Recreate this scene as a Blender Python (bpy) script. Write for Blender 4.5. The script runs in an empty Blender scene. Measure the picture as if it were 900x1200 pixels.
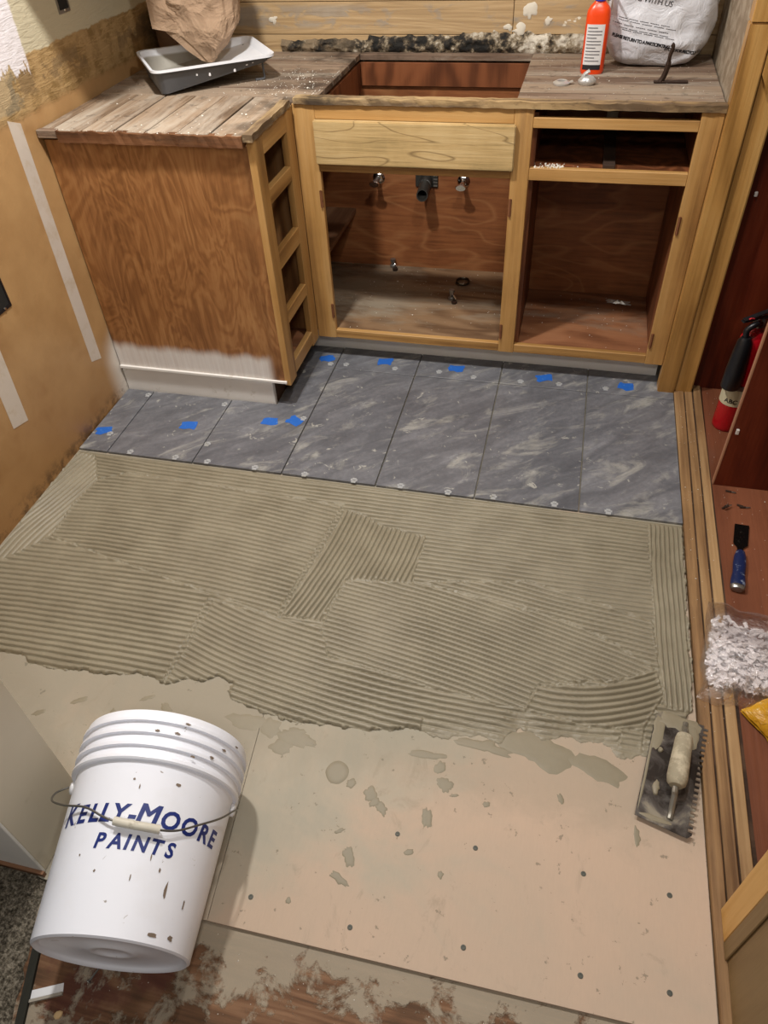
import bpy, bmesh, math, random
import numpy as np
from mathutils import Vector, Matrix
from mathutils.bvhtree import BVHTree
random.seed(7)
PI = math.pi
S = bpy.context.scene
C = S.collection

# ------------------------------------------------------------------ camera, world, lights, exposure
CAMP = (0.48495, -1.63636, 1.51778); TILT, YAW, ROLL, FPX = 0.76505, -0.27528, -0.06189, 862.95
_f = Vector((math.sin(YAW)*math.cos(TILT), math.cos(YAW)*math.cos(TILT), -math.sin(TILT)))
_r = Vector((math.cos(YAW), -math.sin(YAW), 0)); _u = _r.cross(_f)
_r2 = _r*math.cos(ROLL)+_u*math.sin(ROLL); _u2 = -_r*math.sin(ROLL)+_u*math.cos(ROLL)
cd = bpy.data.cameras.new('camera'); cam = bpy.data.objects.new('camera', cd); C.objects.link(cam)
cam.matrix_world = Matrix(((_r2.x, _u2.x, -_f.x, CAMP[0]), (_r2.y, _u2.y, -_f.y, CAMP[1]), (_r2.z, _u2.z, -_f.z, CAMP[2]), (0, 0, 0, 1)))
cd.sensor_fit = 'VERTICAL'; cd.sensor_height = 36; cd.sensor_width = 27; cd.lens = FPX/1200*36; cd.clip_start = .02
S.camera = cam
S.view_settings.view_transform = 'Standard'; S.view_settings.look = 'None'; S.view_settings.gamma = 1
S.view_settings.exposure = 0.25
S.view_settings.use_curve_mapping = False
w = bpy.data.worlds.new('World'); S.world = w; w.use_nodes = True
w.node_tree.nodes['Background'].inputs[0].default_value = (1, .96, .92, 1); w.node_tree.nodes['Background'].inputs[1].default_value = .14
def area(name, loc, size, power, col, rot=(0, 0, 0)):
    l = bpy.data.lights.new(name, 'AREA'); l.size = size; l.energy = power; l.color = col; l.shape = 'DISK'
    o = bpy.data.objects.new(name, l); o.location = loc; o.rotation_euler = rot; C.objects.link(o)
area('ceiling_lamp', (-.38, -.06, 2.25), .12, 33, (1, .965, .915))
area('ceiling_lamp_second', (.45, -.16, 2.25), .12, 12, (1, .965, .915))
area('fill_light', (.75, -2.1, 2.3), .35, 15, (1, .97, .93))  # added fill behind the camera, brightens the stub wall and near side

# ------------------------------------------------------------------ helpers
def hx(s):
    s = s.lstrip('#'); v = [int(s[i:i+2], 16)/255 for i in (0, 2, 4)]
    return tuple(x/12.92 if x <= .04045 else ((x+.055)/1.055)**2.4 for x in v)+(1,)
class MT:
    def __init__(s, name):
        s.m = bpy.data.materials.new(name); s.m.use_nodes = True; s.t = s.m.node_tree
        s.b = s.t.nodes['Principled BSDF']; s._c = None
    def n(s, ty, ins=None, **kw):
        n = s.t.nodes.new(ty)
        for k, v in kw.items(): setattr(n, k, v)
        for k, v in (ins or {}).items(): s.set(n.inputs[k], v)
        return n
    def set(s, sock, v):
        if isinstance(v, bpy.types.NodeSocket): s.t.links.new(v, sock)
        elif isinstance(v, bpy.types.Node): s.t.links.new(v.outputs[0], sock)
        else: sock.default_value = v
    def coord(s, rand=True, world=False):
        if world: return s.n('ShaderNodeNewGeometry').outputs['Position']
        tc = s.n('ShaderNodeTexCoord').outputs['Object']
        if not rand: return tc
        oi = s.n('ShaderNodeObjectInfo').outputs['Random']
        mu = s.n('ShaderNodeMath', {0: oi, 1: 37.0}, operation='MULTIPLY')
        return s.n('ShaderNodeVectorMath', {0: tc, 1: mu.outputs[0]}, operation='ADD').outputs[0]
    def mp(s, vec, sc=(1, 1, 1), rot=(0, 0, 0), loc=(0, 0, 0)):
        return s.n('ShaderNodeMapping', {'Vector': vec, 'Scale': sc, 'Rotation': rot, 'Location': loc}).outputs[0]
    def noise(s, vec, scale, detail=4, rough=.55, dist=0):
        return s.n('ShaderNodeTexNoise', {'Vector': vec, 'Scale': scale, 'Detail': detail, 'Roughness': rough, 'Distortion': dist}).outputs['Fac']
    def ramp(s, fac, stops, interp='LINEAR'):
        r = s.n('ShaderNodeValToRGB', {0: fac}); r.color_ramp.interpolation = interp; e = r.color_ramp.elements
        while len(e) < len(stops): e.new(.5)
        for el, (p, c) in zip(e, stops): el.position = p; el.color = hx(c) if isinstance(c, str) else ((c, c, c, 1) if isinstance(c, (int, float)) else c)
        return r.outputs[0]
    def mix(s, fac, a, b, mode='MIX'):
        m = s.n('ShaderNodeMix', data_type='RGBA', blend_type=mode)
        s.set(m.inputs[0], fac)
        for i, v in ((6, a), (7, b)): s.set(m.inputs[i], hx(v) if isinstance(v, str) else v)
        return m.outputs[2]
    def math(s, op, a, b=0.0, c=None, clamp=False):
        d = {0: a, 1: b}
        if c is not None: d[2] = c
        n = s.n('ShaderNodeMath', d, operation=op); n.use_clamp = clamp
        return n.outputs[0]
    def sep(s, v): return s.n('ShaderNodeSeparateXYZ', {0: v}).outputs
    def sstep(s, x, a, b):
        n = s.n('ShaderNodeMapRange', {'Value': x, 'From Min': a, 'From Max': b}, interpolation_type='SMOOTHSTEP'); return n.outputs[0]
    def fin(s, col, rough=.6, bump=None, bd=.003, metal=0, spec=.5, bs=1.0):
        s.set(s.b.inputs['Base Color'], hx(col) if isinstance(col, str) else col); s.set(s.b.inputs['Roughness'], rough)
        s.set(s.b.inputs['Metallic'], metal); s.set(s.b.inputs['Specular IOR Level'], spec)
        if bump is not None:
            b = s.n('ShaderNodeBump', {'Height': bump, 'Distance': bd, 'Strength': bs}); s.set(s.b.inputs['Normal'], b.outputs[0])
        return s.m
def plain(name, col, rough=.5, metal=0, spec=.5, dirt=None, dscale=20, lo=.55, hi=.7):
    t = MT(name); v = t.coord()
    n = t.noise(v, dscale, 5, .6)
    c = t.mix(t.math('MULTIPLY', n, .35), col, tuple(x*.6 for x in hx(col)[:3])+(1,))
    if dirt: c = t.mix(t.ramp(t.noise(v, dscale*1.7, 5, .65), [(lo, 0), (hi, 1)]), c, dirt)
    return t.fin(c, rough, n, .0008, metal, spec)
def wood(name, cols, axis='x', fig=14, stretch=7, rough=.55, stain=None, st=(.5, .62), fib=.35, figa=1.0, spec=.35, knots=False, sscale=5):
    """plywood / board figure: contour lines of a stretched noise plus fine fibre along the grain"""
    t = MT(name); v = t.coord(); i = 'xyz'.index(axis)
    sc = [1.0]*3; sc[i] = 1/stretch
    n1 = t.noise(t.mp(v, tuple(3.2*x for x in sc)), 1.3, 3, .5, .6)
    w1 = t.math('SINE', t.math('MULTIPLY', n1, fig*6.283))
    w1 = t.math('MULTIPLY_ADD', w1, .5*figa, .5)
    sf = [90.0]*3; sf[i] = 3.0
    n2 = t.noise(t.mp(v, tuple(sf)), 1, 4, .6)
    n3 = t.noise(v, 3.5, 4, .6)
    f = t.math('ADD', t.math('MULTIPLY', w1, .45), t.math('MULTIPLY', n2, fib*1.4))
    f = t.math('ADD', f, t.math('MULTIPLY_ADD', n3, .6, -.3-.2*fib))
    c = t.ramp(f, [(0.12, cols[0]), (.5, cols[1]), (.88, cols[2])])
    if stain:
        m = t.ramp(t.noise(t.mp(v, tuple(sc)), sscale, 7, .68, .3), [(st[0], 0), (st[1], 1)])
        c = t.mix(t.math('MULTIPLY', m, .85), c, stain)
    return t.fin(c, rough, t.math('ADD', n2, t.math('MULTIPLY', w1, .3)), .0012, 0, spec)
def grime(m, y0=.7):
    t = MT.__new__(MT); t.m = m; t.t = m.node_tree; t.b = t.t.nodes['Principled BSDF']
    p = t.coord(world=True); s_ = t.sep(p)
    l = t.b.inputs['Base Color'].links[0].from_socket
    k = t.ramp(t.noise(p, 26, 6, .72, .4), [(.56, 0), (.66, .85)])
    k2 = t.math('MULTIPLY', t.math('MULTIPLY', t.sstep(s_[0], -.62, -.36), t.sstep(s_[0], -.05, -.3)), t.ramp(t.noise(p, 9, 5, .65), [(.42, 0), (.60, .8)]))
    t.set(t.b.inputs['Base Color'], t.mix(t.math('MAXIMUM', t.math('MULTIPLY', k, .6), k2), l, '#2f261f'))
W0 = {}
def empty(name, loc, label=None, cat=None, group=None, kind=None):
    o = bpy.data.objects.new(name, None); o.location = loc; o.empty_display_size = .05; C.objects.link(o); W0[o.name] = Vector(loc)
    tag(o, label, cat, group, kind); return o
def tag(o, label=None, cat=None, group=None, kind=None):
    if label: o['label'] = label
    if cat: o['category'] = cat
    if group: o['group'] = group
    if kind: o['kind'] = kind
    return o
class MB:
    def __init__(s): s.v = []; s.f = []
    def add(s, v, f):
        k = len(s.v); s.v += [tuple(p) for p in v]; s.f += [tuple(i+k for i in q) for q in f]; return s
    def box(s, x0, x1, y0, y1, z0, z1, j=0):
        x0, x1 = min(x0, x1), max(x0, x1); y0, y1 = min(y0, y1), max(y0, y1); z0, z1 = min(z0, z1), max(z0, z1)
        v = [(x, y, z) for x in (x0, x1) for y in (y0, y1) for z in (z0, z1)]
        if j: v = [tuple(c+random.uniform(-j, j) for c in p) for p in v]
        return s.add(v, [(0, 1, 3, 2), (4, 6, 7, 5), (0, 4, 5, 1), (2, 3, 7, 6), (0, 2, 6, 4), (1, 5, 7, 3)])
    def obox(s, c, ax, hy):
        """box from centre, 3 axis vectors, half sizes"""
        c = Vector(c); v = []
        for a in (-1, 1):
            for b in (-1, 1):
                for d in (-1, 1): v.append(c+ax[0]*(a*hy[0])+ax[1]*(b*hy[1])+ax[2]*(d*hy[2]))
        return s.add(v, [(0, 1, 3, 2), (4, 6, 7, 5), (0, 4, 5, 1), (2, 3, 7, 6), (0, 2, 6, 4), (1, 5, 7, 3)])
    def prism(s, poly, z0, z1):
        n = len(poly); v = [(x, y, z0) for x, y in poly]+[(x, y, z1) for x, y in poly]
        return s.add(v, [tuple(range(n))[::-1], tuple(range(n, 2*n))]+[(i, (i+1) % n, n+(i+1) % n, n+i) for i in range(n)])
    def rings(s, R, close=False, cap=True):
        n = len(R[0]); v = [p for r in R for p in r]; f = []
        m = len(R)
        for i in range(m-1+(1 if close else 0)):
            for k in range(n): f.append((i*n+k, i*n+(k+1) % n, ((i+1) % m)*n+(k+1) % n, ((i+1) % m)*n+k))
        if cap and not close: f += [tuple(range(n))[::-1], tuple(range((m-1)*n, m*n))]
        return s.add(v, f)
    def lathe(s, prof, base, A, Sx, U, n=32, cap=True):
        base = Vector(base)
        R = [[base+A*a+(Sx*math.cos(2*PI*k/n)+U*math.sin(2*PI*k/n))*r for k in range(n)] for r, a in prof]
        return s.rings(R, cap=cap)
    def tube(s, pts, r, n=8):
        P = [Vector(p) for p in pts]; R = []; prev = None
        for i, p in enumerate(P):
            t = (P[min(i+1, len(P)-1)]-P[max(i-1, 0)]).normalized()
            if prev is None:
                a = t.cross(Vector((0, 0, 1)) if abs(t.z) < .9 else Vector((1, 0, 0))).normalized()
            else: a = (prev-t*prev.dot(t)).normalized()
            prev = a; b = t.cross(a); rr = r[i] if isinstance(r, (list, tuple)) else r
            R.append([p+(a*math.cos(2*PI*k/n)+b*math.sin(2*PI*k/n))*rr for k in range(n)])
        return s.rings(R)
    def grid(s, fn, nu, nv):
        v = [fn(i/nu, j/nv) for j in range(nv+1) for i in range(nu+1)]
        return s.add(v, [(j*(nu+1)+i, j*(nu+1)+i+1, (j+1)*(nu+1)+i+1, (j+1)*(nu+1)+i) for j in range(nv) for i in range(nu)])
X, Y, Z = Vector((1, 0, 0)), Vector((0, 1, 0)), Vector((0, 0, 1))
def spline(P, k=6):
    P = [Vector(p) for p in P]; o = []
    for i in range(len(P)-1):
        a, b, c, d = P[max(i-1, 0)], P[i], P[i+1], P[min(i+2, len(P)-1)]
        for q in range(k):
            t = q/k; o.append(.5*((2*b)+(c-a)*t+(2*a-5*b+4*c-d)*t*t+(3*b-3*c+d-a)*t**3))
    return o+[P[-1]]
def obj(name, mb, m, parent=None, bevel=0, smooth=False, label=None, cat=None, group=None, kind=None, seg=1, origin=None, recalc=True):
    off = W0[parent.name] if parent else (Vector(origin) if origin else Vector((0, 0, 0)))
    me = bpy.data.meshes.new(name)
    me.from_pydata([(p[0]-off.x, p[1]-off.y, p[2]-off.z) for p in mb.v], [], mb.f)
    if recalc or bevel:
        bm = bmesh.new(); bm.from_mesh(me)
        bmesh.ops.recalc_face_normals(bm, faces=bm.faces)
        if bevel:
            es = [e for e in bm.edges if len(e.link_faces) == 2 and e.calc_face_angle(0) > .6]
            bmesh.ops.bevel(bm, geom=es, offset=bevel, segments=seg, affect='EDGES', clamp_overlap=True)
        bm.to_mesh(me); bm.free()
    if smooth:
        for p in me.polygons: p.use_smooth = True
        if smooth != 'all':
            try: me.set_sharp_from_angle(angle=math.radians(40))
            except Exception: pass
    me.materials.append(m)
    o = bpy.data.objects.new(name, me); C.objects.link(o)
    if parent: o.parent = parent
    else: o.location = off
    W0[o.name] = off.copy()
    return tag(o, label, cat, group, kind)
def box(name, b, m, parent=None, bevel=.0015, **k): return obj(name, MB().box(*b), m, parent, bevel, **k)
# smooth lattice noise for geometry
class VN:
    def __init__(s, seed): s.g = np.random.RandomState(seed).rand(256, 256)
    def __call__(s, x, y):
        x = np.asarray(x, float); y = np.asarray(y, float); xi = np.floor(x).astype(int); yi = np.floor(y).astype(int)
        fx = x-xi; fy = y-yi; fx = fx*fx*(3-2*fx); fy = fy*fy*(3-2*fy); g = s.g
        a = g[yi % 256, xi % 256]; b = g[yi % 256, (xi+1) % 256]; c = g[(yi+1) % 256, xi % 256]; d = g[(yi+1) % 256, (xi+1) % 256]
        return (a*(1-fx)+b*fx)*(1-fy)+(c*(1-fx)+d*fx)*fy
vn = VN(3); vn2 = VN(11)
def fn1(x, y): return float(vn(x, y))*2-1
def blob(mb, cx, cy, rx, ry, rot, z, h, seed, n=20, jag=.25):
    v = []; R = []
    for q, (rr, hh) in enumerate(((1, 0), (.9, .7), (.6, 1), (0.05, 1))):
        ring = []
        for k in range(n):
            a = 2*PI*k/n; j = 1+jag*(fn1(2.3*math.cos(a)+seed*7.1, 2.3*math.sin(a)+seed*3.3)+.5*fn1(6*math.cos(a)+seed, 6*math.sin(a)))
            x = rx*rr*j*math.cos(a); y = ry*rr*j*math.sin(a)
            ring.append((cx+x*math.cos(rot)-y*math.sin(rot), cy+x*math.sin(rot)+y*math.cos(rot), z+h*hh))
        R.append(ring)
    return mb.rings(R)

# ------------------------------------------------------------------ materials
YEL = ('#8a6838', '#c39a5c', '#d8b477')
m_frame = {a: wood('honey wood '+a, ('#7f5b32', '#ae844d', '#c29b65'), a, 5, 14, .45, '#8d6a44', (.62, .72), .45) for a in 'xyz'}
m_casing = wood('golden casing', ('#835d2c', '#b08448', '#c2995c'), 'z', 7, 16, .38, '#6e4a20', (.66, .76), .4, spec=.5)
m_side = wood('red plywood side', ('#5e3417', '#8a5229', '#a36a3a'), 'z', 8, 4, .42, '#6b3c1c', (.55, .7), .45, spec=.5)
def figured(name, cols, line, k, sc, rough=.5, lw=.16, amt=.7):
    t = MT(name); v = t.coord()
    n1 = t.noise(t.mp(v, sc), 1.2, 2, .45, .5)
    ln = t.ramp(t.math('ABSOLUTE', t.math('SINE', t.math('MULTIPLY', n1, k))), [(0, 1), (lw, 0)])
    n2 = t.noise(t.mp(v, (sc[0]*4, sc[1]*14, sc[2]*22)), 1, 4, .6); n3 = t.noise(v, 5, 5, .6)
    c = t.ramp(t.math('ADD', t.math('MULTIPLY', n2, .5), t.math('MULTIPLY', n3, .5)), [(.32, cols[0]), (.5, cols[1]), (.68, cols[2])])
    c = t.mix(t.math('MULTIPLY', ln, amt), c, line)
    return t.fin(c, rough, n2, .001, spec=.35)
m_inner = figured('dark red plywood', ('#633a20', '#83502f', '#966039'), '#a5734a', 22, (1.6, 3, 4), .5, .5, .45)
m_drawerf = figured('knotty drawer front', ('#8d7a52', '#b89c6c', '#cab183'), '#6f5a3a', 26, (1.1, 3, 6), .5, .14, .75)
m_innerz = wood('dark red plywood z', ('#57301a', '#784629', '#8a5534'), 'z', 8, 3.5, .5, '#4a2b18', (.6, .75), .3)
m_closet = wood('mahogany plywood', ('#3e1409', '#561f0f', '#662a16'), 'z', 5, 6, .4, None, fib=.5)
m_cabfloor = wood('dusty cabinet floor', ('#5f4630', '#806449', '#957a5c'), 'x', 6, 3, .7, '#8f8574', (.50, .66), .3)
m_cabfloor2 = wood('reddish cabinet floor', ('#6b4128', '#8b5b3c', '#9c6d4c'), 'x', 6, 3, .7, '#7d6b5a', (.56, .7), .3)
m_plank_a = wood('weathered plank a', ('#574434', '#7e6954', '#98846f'), 'y', 3, 7, .8, '#ada293', (.44, .60), .9, sscale=11)
m_plank_b = wood('weathered plank b', ('#4d3b2e', '#786353', '#94826f'), 'x', 3, 7, .8, '#a39a8c', (.50, .66), .9, sscale=11)
m_nosed = wood('dark worn nosing', ('#3d2616', '#633f26', '#7d5639'), 'x', 3, 8, .6, '#35261a', (.5, .62), .6, sscale=9)
m_nosey = wood('worn nosing light', ('#6b5336', '#a58a62', '#bfa67c'), 'x', 3, 6, .7, '#5c4a38', (.47, .58), .8, sscale=16)
m_noseyy = wood('worn nosing light y', ('#6b5336', '#96805f', '#b29c7a'), 'y', 3, 6, .7, '#5c4a38', (.47, .58), .8, sscale=16)
m_under = wood('under deck', ('#2e2018', '#4a3628', '#5f4838'), 'x', 3, 4, .8)
m_strip = wood('threshold strip', ('#66492e', '#90704c', '#ad8e66'), 'y', 4, 14, .6, '#4f3a26', (.56, .68), .7, sscale=14)
m_stud = wood('new pine', ('#a97c3e', '#c89a56', '#d5aa69'), 'z', 5, 12, .5, None, fib=.5)
m_panelbr = wood('tan brown panel', ('#66502f', '#7c6440', '#8a724c'), 'z', 3, 6, .5, None, fib=.3)
m_black = plain('black plastic', '#17171a', .35)
m_dark = plain('dark gap', '#14110d', .9)
m_steel = plain('galvanised steel', '#9a9a98', .35, .9, dirt='#6b675c')
m_chrome = plain('bright metal', '#d8d8d8', .15, 1.0)
m_white = plain('white plastic', '#e9eaee', .35, dirt='#b9b3a6', lo=.66, hi=.75)
m_rust = plain('rusted iron', '#3d2c22', .7, .5, dirt='#22170f')
m_silver = plain('dull silver', '#d5d5d3', .28, .6)
m_crumb = plain('plaster crumbs', '#d9d4c8', .9)

grime(m_plank_b); grime(m_plank_a); grime(m_nosey)
def mk_paintwall():
    t = MT('painted wall left'); p = t.coord(world=True); s = t.sep(p); y, z = s[1], s[2]
    n = t.noise(p, 6, 5, .6); n2 = t.noise(p, 22, 5, .6)
    gold = t.mix(t.ramp(n, [(.35, 0), (.7, 1)]), '#b18d60', '#a07c52')
    gold = t.mix(t.ramp(t.noise(t.mp(p, (1, 3, 3)), 1.6, 3), [(.58, 0), (.75, .8)]), gold, '#8a6238')
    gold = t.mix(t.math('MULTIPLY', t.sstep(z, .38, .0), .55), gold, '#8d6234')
    # bare adhesive band between counter and plaster
    sc = t.noise(t.mp(p, (1, 5, 30)), 3, 4, .6, 1.2)
    band = t.mix(t.ramp(n2, [(.4, 0), (.62, 1)]), '#a4875c', '#84693f')
    band = t.mix(t.ramp(sc, [(.5, 0), (.6, .5)]), band, '#b89a6c')
    blotch = t.math('MULTIPLY', t.ramp(t.noise(p, 13, 4, .6, .4), [(.52, 0), (.57, 1)]), t.math('MULTIPLY', t.sstep(z, .96, .985), t.sstep(z, 1.045, 1.025)))
    band = t.mix(t.math('MULTIPLY', blotch, .7), band, '#7a6446')
    zz = t.math('ADD', z, t.math('MULTIPLY_ADD', n2, .03, -.015))
    m1 = t.sstep(zz, .925, .945)
    col = t.mix(m1, gold, band)
    m2 = t.sstep(t.math('ADD', zz, t.math('MULTIPLY', t.sstep(y, .6, .3), .0)), 1.062, 1.068)
    col = t.mix(m2, col, '#b9b096')
    # white torn patch, nearest the camera
    yy = t.math('ADD', y, t.math('MULTIPLY_ADD', t.noise(p, 30, 5, .7), .16, -.08))
    z3 = t.math('ADD', z, t.math('MULTIPLY_ADD', t.noise(t.mp(p, (1, 1, .4)), 45, 5, .7), .16, -.08))
    m3 = t.math('MULTIPLY', t.sstep(t.math('ADD', y, t.math('MULTIPLY_ADD', n2, .03, -.015)), .405, .395), t.sstep(z3, 1.035, 1.045))
    wh = t.mix(t.noise(p, 60, 4), '#e4e0e6', '#c9c4c4')
    col = t.mix(m3, col, wh)
    m4 = t.math('MULTIPLY', t.sstep(yy, .33, .31), t.math('MULTIPLY', t.sstep(zz, .95, .96), t.sstep(z3, 1.05, 1.04)))
    col = t.mix(m4, col, t.mix(t.ramp(n2, [(.48, 0), (.55, 1)]), '#a79270', '#85765c'))
    # white overspray of primer in the corner by the plinth
    mm = t.math('MULTIPLY', t.sstep(y, .25, .36), t.sstep(t.math('ADD', z, t.math('MULTIPLY', y, -.6)), .06, -.06))
    col = t.mix(mm, col, '#cfc7bd')
    # dark dirt along the floor
    dm = t.math('MULTIPLY', t.sstep(z, .06, .0), t.ramp(t.noise(p, 18, 5, .7), [(.45, 0), (.6, 1)]))
    col = t.mix(t.math('MULTIPLY', dm, .8), col, '#4b3420')
    b = t.math('ADD', t.math('MULTIPLY', n2, .25), t.math('MULTIPLY', t.math('MULTIPLY', sc, m1), .7))
    rough = t.math('MULTIPLY_ADD', m1, .4, .38)
    return t.fin(col, rough, b, .004, spec=.4)
m_wl = mk_paintwall()
def mk_backplank():
    t = MT('tan wall planking'); v = t.coord(); p = t.coord(world=True); s = t.sep(p); z, x = s[2], s[0]
    g = t.noise(t.mp(v, (2, 40, 60)), 1.2, 4, .6, .8)
    g2 = t.math('SINE', t.math('MULTIPLY', t.noise(t.mp(v, (.8, 5, 9)), 1.5, 2, .5, .5), 60))
    c = t.ramp(t.math('ADD', t.math('MULTIPLY', g, .8), t.math('MULTIPLY_ADD', g2, .07, .1)), [(.2, '#967a57'), (.5, '#b3966d'), (.8, '#c6aa82')])
    nn = t.noise(t.mp(p, (1, 1, 2.2)), 9, 5, .6, .5)
    bandm = t.math('MULTIPLY', t.sstep(z, .955, .975), t.sstep(z, 1.04, 1.02))
    left = t.math('MULTIPLY_ADD', t.sstep(x, -.1, -.35), .09, 0)
    m = t.math('MULTIPLY', bandm, t.ramp(t.math('ADD', nn, left), [(.55, 0), (.63, 1)]))
    c = t.mix(t.math('MULTIPLY', m, .8), c, t.mix(t.noise(p, 25), '#8d7a64', '#a79f92'))
    wm = t.ramp(t.noise(t.mp(p, (1, 1, 1.5), loc=(.4, 0, .3)), 11, 4, .6), [(.70, 0), (.72, 1)])
    c = t.mix(wm, c, '#e2dac8')
    return t.fin(c, .7, t.math('ADD', g, t.math('MULTIPLY', m, .3)), .0015)
m_back = mk_backplank()
m_mudwall = plain('grey brown plaster', '#8d7c66', .75, dirt='#a89a86', dscale=14, lo=.45, hi=.6)
def mk_crust():
    t = MT('mould crust'); v = t.coord(world=True)
    x = t.sep(v)[0]; k = t.math('ADD', t.noise(v, 30, 5, .65), t.math('ADD', t.math('MULTIPLY', t.sstep(x, .05, .30), .15), t.math('MULTIPLY_ADD', t.noise(v, 7, 2), .30, -.16)))
    c = t.ramp(k, [(.42, '#15130f'), (.50, '#3c3327'), (.58, '#8b7d66'), (.70, '#d6cfbf')])
    c = t.mix(t.math('MULTIPLY', t.math('MAXIMUM', t.sstep(x, -.30, -.42), t.sstep(x, .34, .40)), t.sstep(t.noise(v, 16, 4), .40, .60)), c, '#7d6c55')
    n = t.noise(v, 70, 4, .7)
    return t.fin(c, .8, n, .006)
m_crust = mk_crust()
def mk_tile():
    t = MT('slate porcelain'); v = t.coord(); p = t.coord(world=True)
    d = t.mp(t.mp(p, (1, 1, 1), (0, 0, math.radians(-40))), (2.2, 8, 1))
    a = t.noise(d, 2.6, 6, .62, .7); b = t.noise(p, 60, 5, .65)
    big = t.noise(v, 2.2, 3)
    f = t.math('ADD', t.math('MULTIPLY', a, .6), t.math('ADD', t.math('MULTIPLY', b, .22), t.math('MULTIPLY', big, .25)))
    c = t.ramp(f, [(.33, '#505156'), (.50, '#616267'), (.62, '#727378'), (.78, '#919297')])
    # dried mortar haze smears and specks (real dirt on the glaze)
    sm = t.noise(t.mp(t.mp(p, (1, 1, 1), (0, 0, math.radians(-35))), (1, 2.6, 1)), 5.5, 6, .68, .8)
    sp = t.noise(v, 24, 4, .7, .6)
    dirt = t.math('MAXIMUM', t.ramp(sm, [(.54, 0), (.68, .62)]), t.ramp(sp, [(.64, 0), (.68, .8)]))
    c = t.mix(dirt, c, t.mix(b, '#9b998c', '#b5b4b0'))
    return t.fin(c, t.math('MULTIPLY_ADD', dirt, .3, .34), t.math('ADD', a, t.math('MULTIPLY', b, .4)), .0016, spec=.5)
m_tile = mk_tile()
m_tape = plain('blue masking tape', '#1d62bd', .6, dscale=60, dirt='#5c8fc4', lo=.62, hi=.7)
m_clip = plain('pale plastic clip', '#a6a8aa', .4, dirt='#8b897f')
def mk_thin():
    t = MT('wet thinset mortar'); p = t.coord(world=True)
    n = t.noise(p, 9, 4, .6); n2 = t.noise(p, 240, 4, .7)
    c = t.mix(t.ramp(n, [(.35, 0), (.65, 1)]), '#827a68', '#8f8774')
    c = t.mix(t.math('MULTIPLY', n2, .22), c, '#6f684f')
    return t.fin(c, t.math('MULTIPLY_ADD', n, .25, .30), n2, .0007, spec=.45)
m_thin = mk_thin()
m_smear = plain('drying mortar', '#877e69', .55, dscale=40)
def mk_cement():
    t = MT('cement backer board'); p = t.coord(world=True); s = t.sep(p); x, y = s[0], s[1]
    big = t.noise(p, 2.6, 5, .6, .8); n = t.noise(p, 14, 6, .68, .4); f = t.noise(t.mp(p, (6, 1, 1)), 50, 3, .6)
    pink = t.math('ADD', t.math('MULTIPLY', t.sstep(t.math('ADD', x, t.math('MULTIPLY', y, -.9)), .85, 1.45), .35), t.math('ADD', big, t.math('MULTIPLY_ADD', n, .16, -.08)))
    c = t.ramp(pink, [(.52, '#a39d8e'), (.62, '#ada291'), (.76, '#b8a491'), (.95, '#bda692')])
    c = t.mix(t.math('MULTIPLY', f, .14), c, '#80786a')
    sg = t.ramp(t.noise(t.mp(p, (1.6, 1, 1)), 7, 6, .7, 1), [(.60, 0), (.70, 1)]); c = t.mix(t.math('MULTIPLY', sg, .35), c, '#857c6a')
    near = t.sstep(t.math('ADD', y, t.math('MULTIPLY_ADD', n, .22, -.11)), -.98, -.86)
    c = t.mix(t.math('MULTIPLY', near, .35), c, '#8d8676')
    left = t.sstep(t.math('ADD', x, t.math('MULTIPLY_ADD', n, .05, -.02)), .0, -.08)
    c = t.mix(t.math('MULTIPLY', left, .4), c, '#8a8070')  # shade over the left board, put into its colour
    sp = t.ramp(t.noise(p, 46, 4, .65), [(.665, 0), (.69, 1)])
    c = t.mix(t.math('MULTIPLY', sp, .6), c, '#6c6657')
    return t.fin(c, .75, n, .0012, spec=.25)
m_cement = mk_cement()
def mk_subfloor():
    t = MT('stained plywood subfloor'); p = t.coord(world=True); s = t.sep(p)
    n1 = t.noise(t.mp(p, (1.2, 8, 1)), 1.4, 3, .5, .7); w1 = t.math('SINE', t.math('MULTIPLY', n1, 70))
    n = t.noise(p, 11, 6, .68, .3)
    c = t.ramp(t.math('ADD', t.math('MULTIPLY', w1, .14), t.noise(t.mp(p, (3, 60, 1)), 1.5, 4)), [(.25, '#513a28'), (.5, '#6c4d36'), (.75, '#83634a')])
    c = t.mix(t.ramp(t.noise(p, 6, 5, .6), [(.56, 0), (.64, .7)]), c, '#562f28')
    # plaster wiped over the strip nearest the board
    k = t.math('ADD', n, t.math('MULTIPLY', t.sstep(s[1], -1.40, -1.27), .19))
    k = t.math('ADD', k, t.math('MULTIPLY', t.sstep(s[0], .45, .0), .06))
    m = t.ramp(k, [(.57, 0), (.64, 1)])
    c = t.mix(t.math('MULTIPLY', m, .85), c, t.mix(n1, '#8b8170', '#a39886'))
    return t.fin(c, .7, t.math('ADD', n, m), .002, spec=.25)
m_sub = mk_subfloor()
m_subred = wood('red brown floor', ('#613622', '#7d4a31', '#8d5a40'), 'y', 3, 4, .6, '#6b4636', (.6, .72), .25, figa=.4)
m_prim = plain('white primer', '#e6e3df', .5, dirt='#b0a898', dscale=12, lo=.6, hi=.75)
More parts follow.
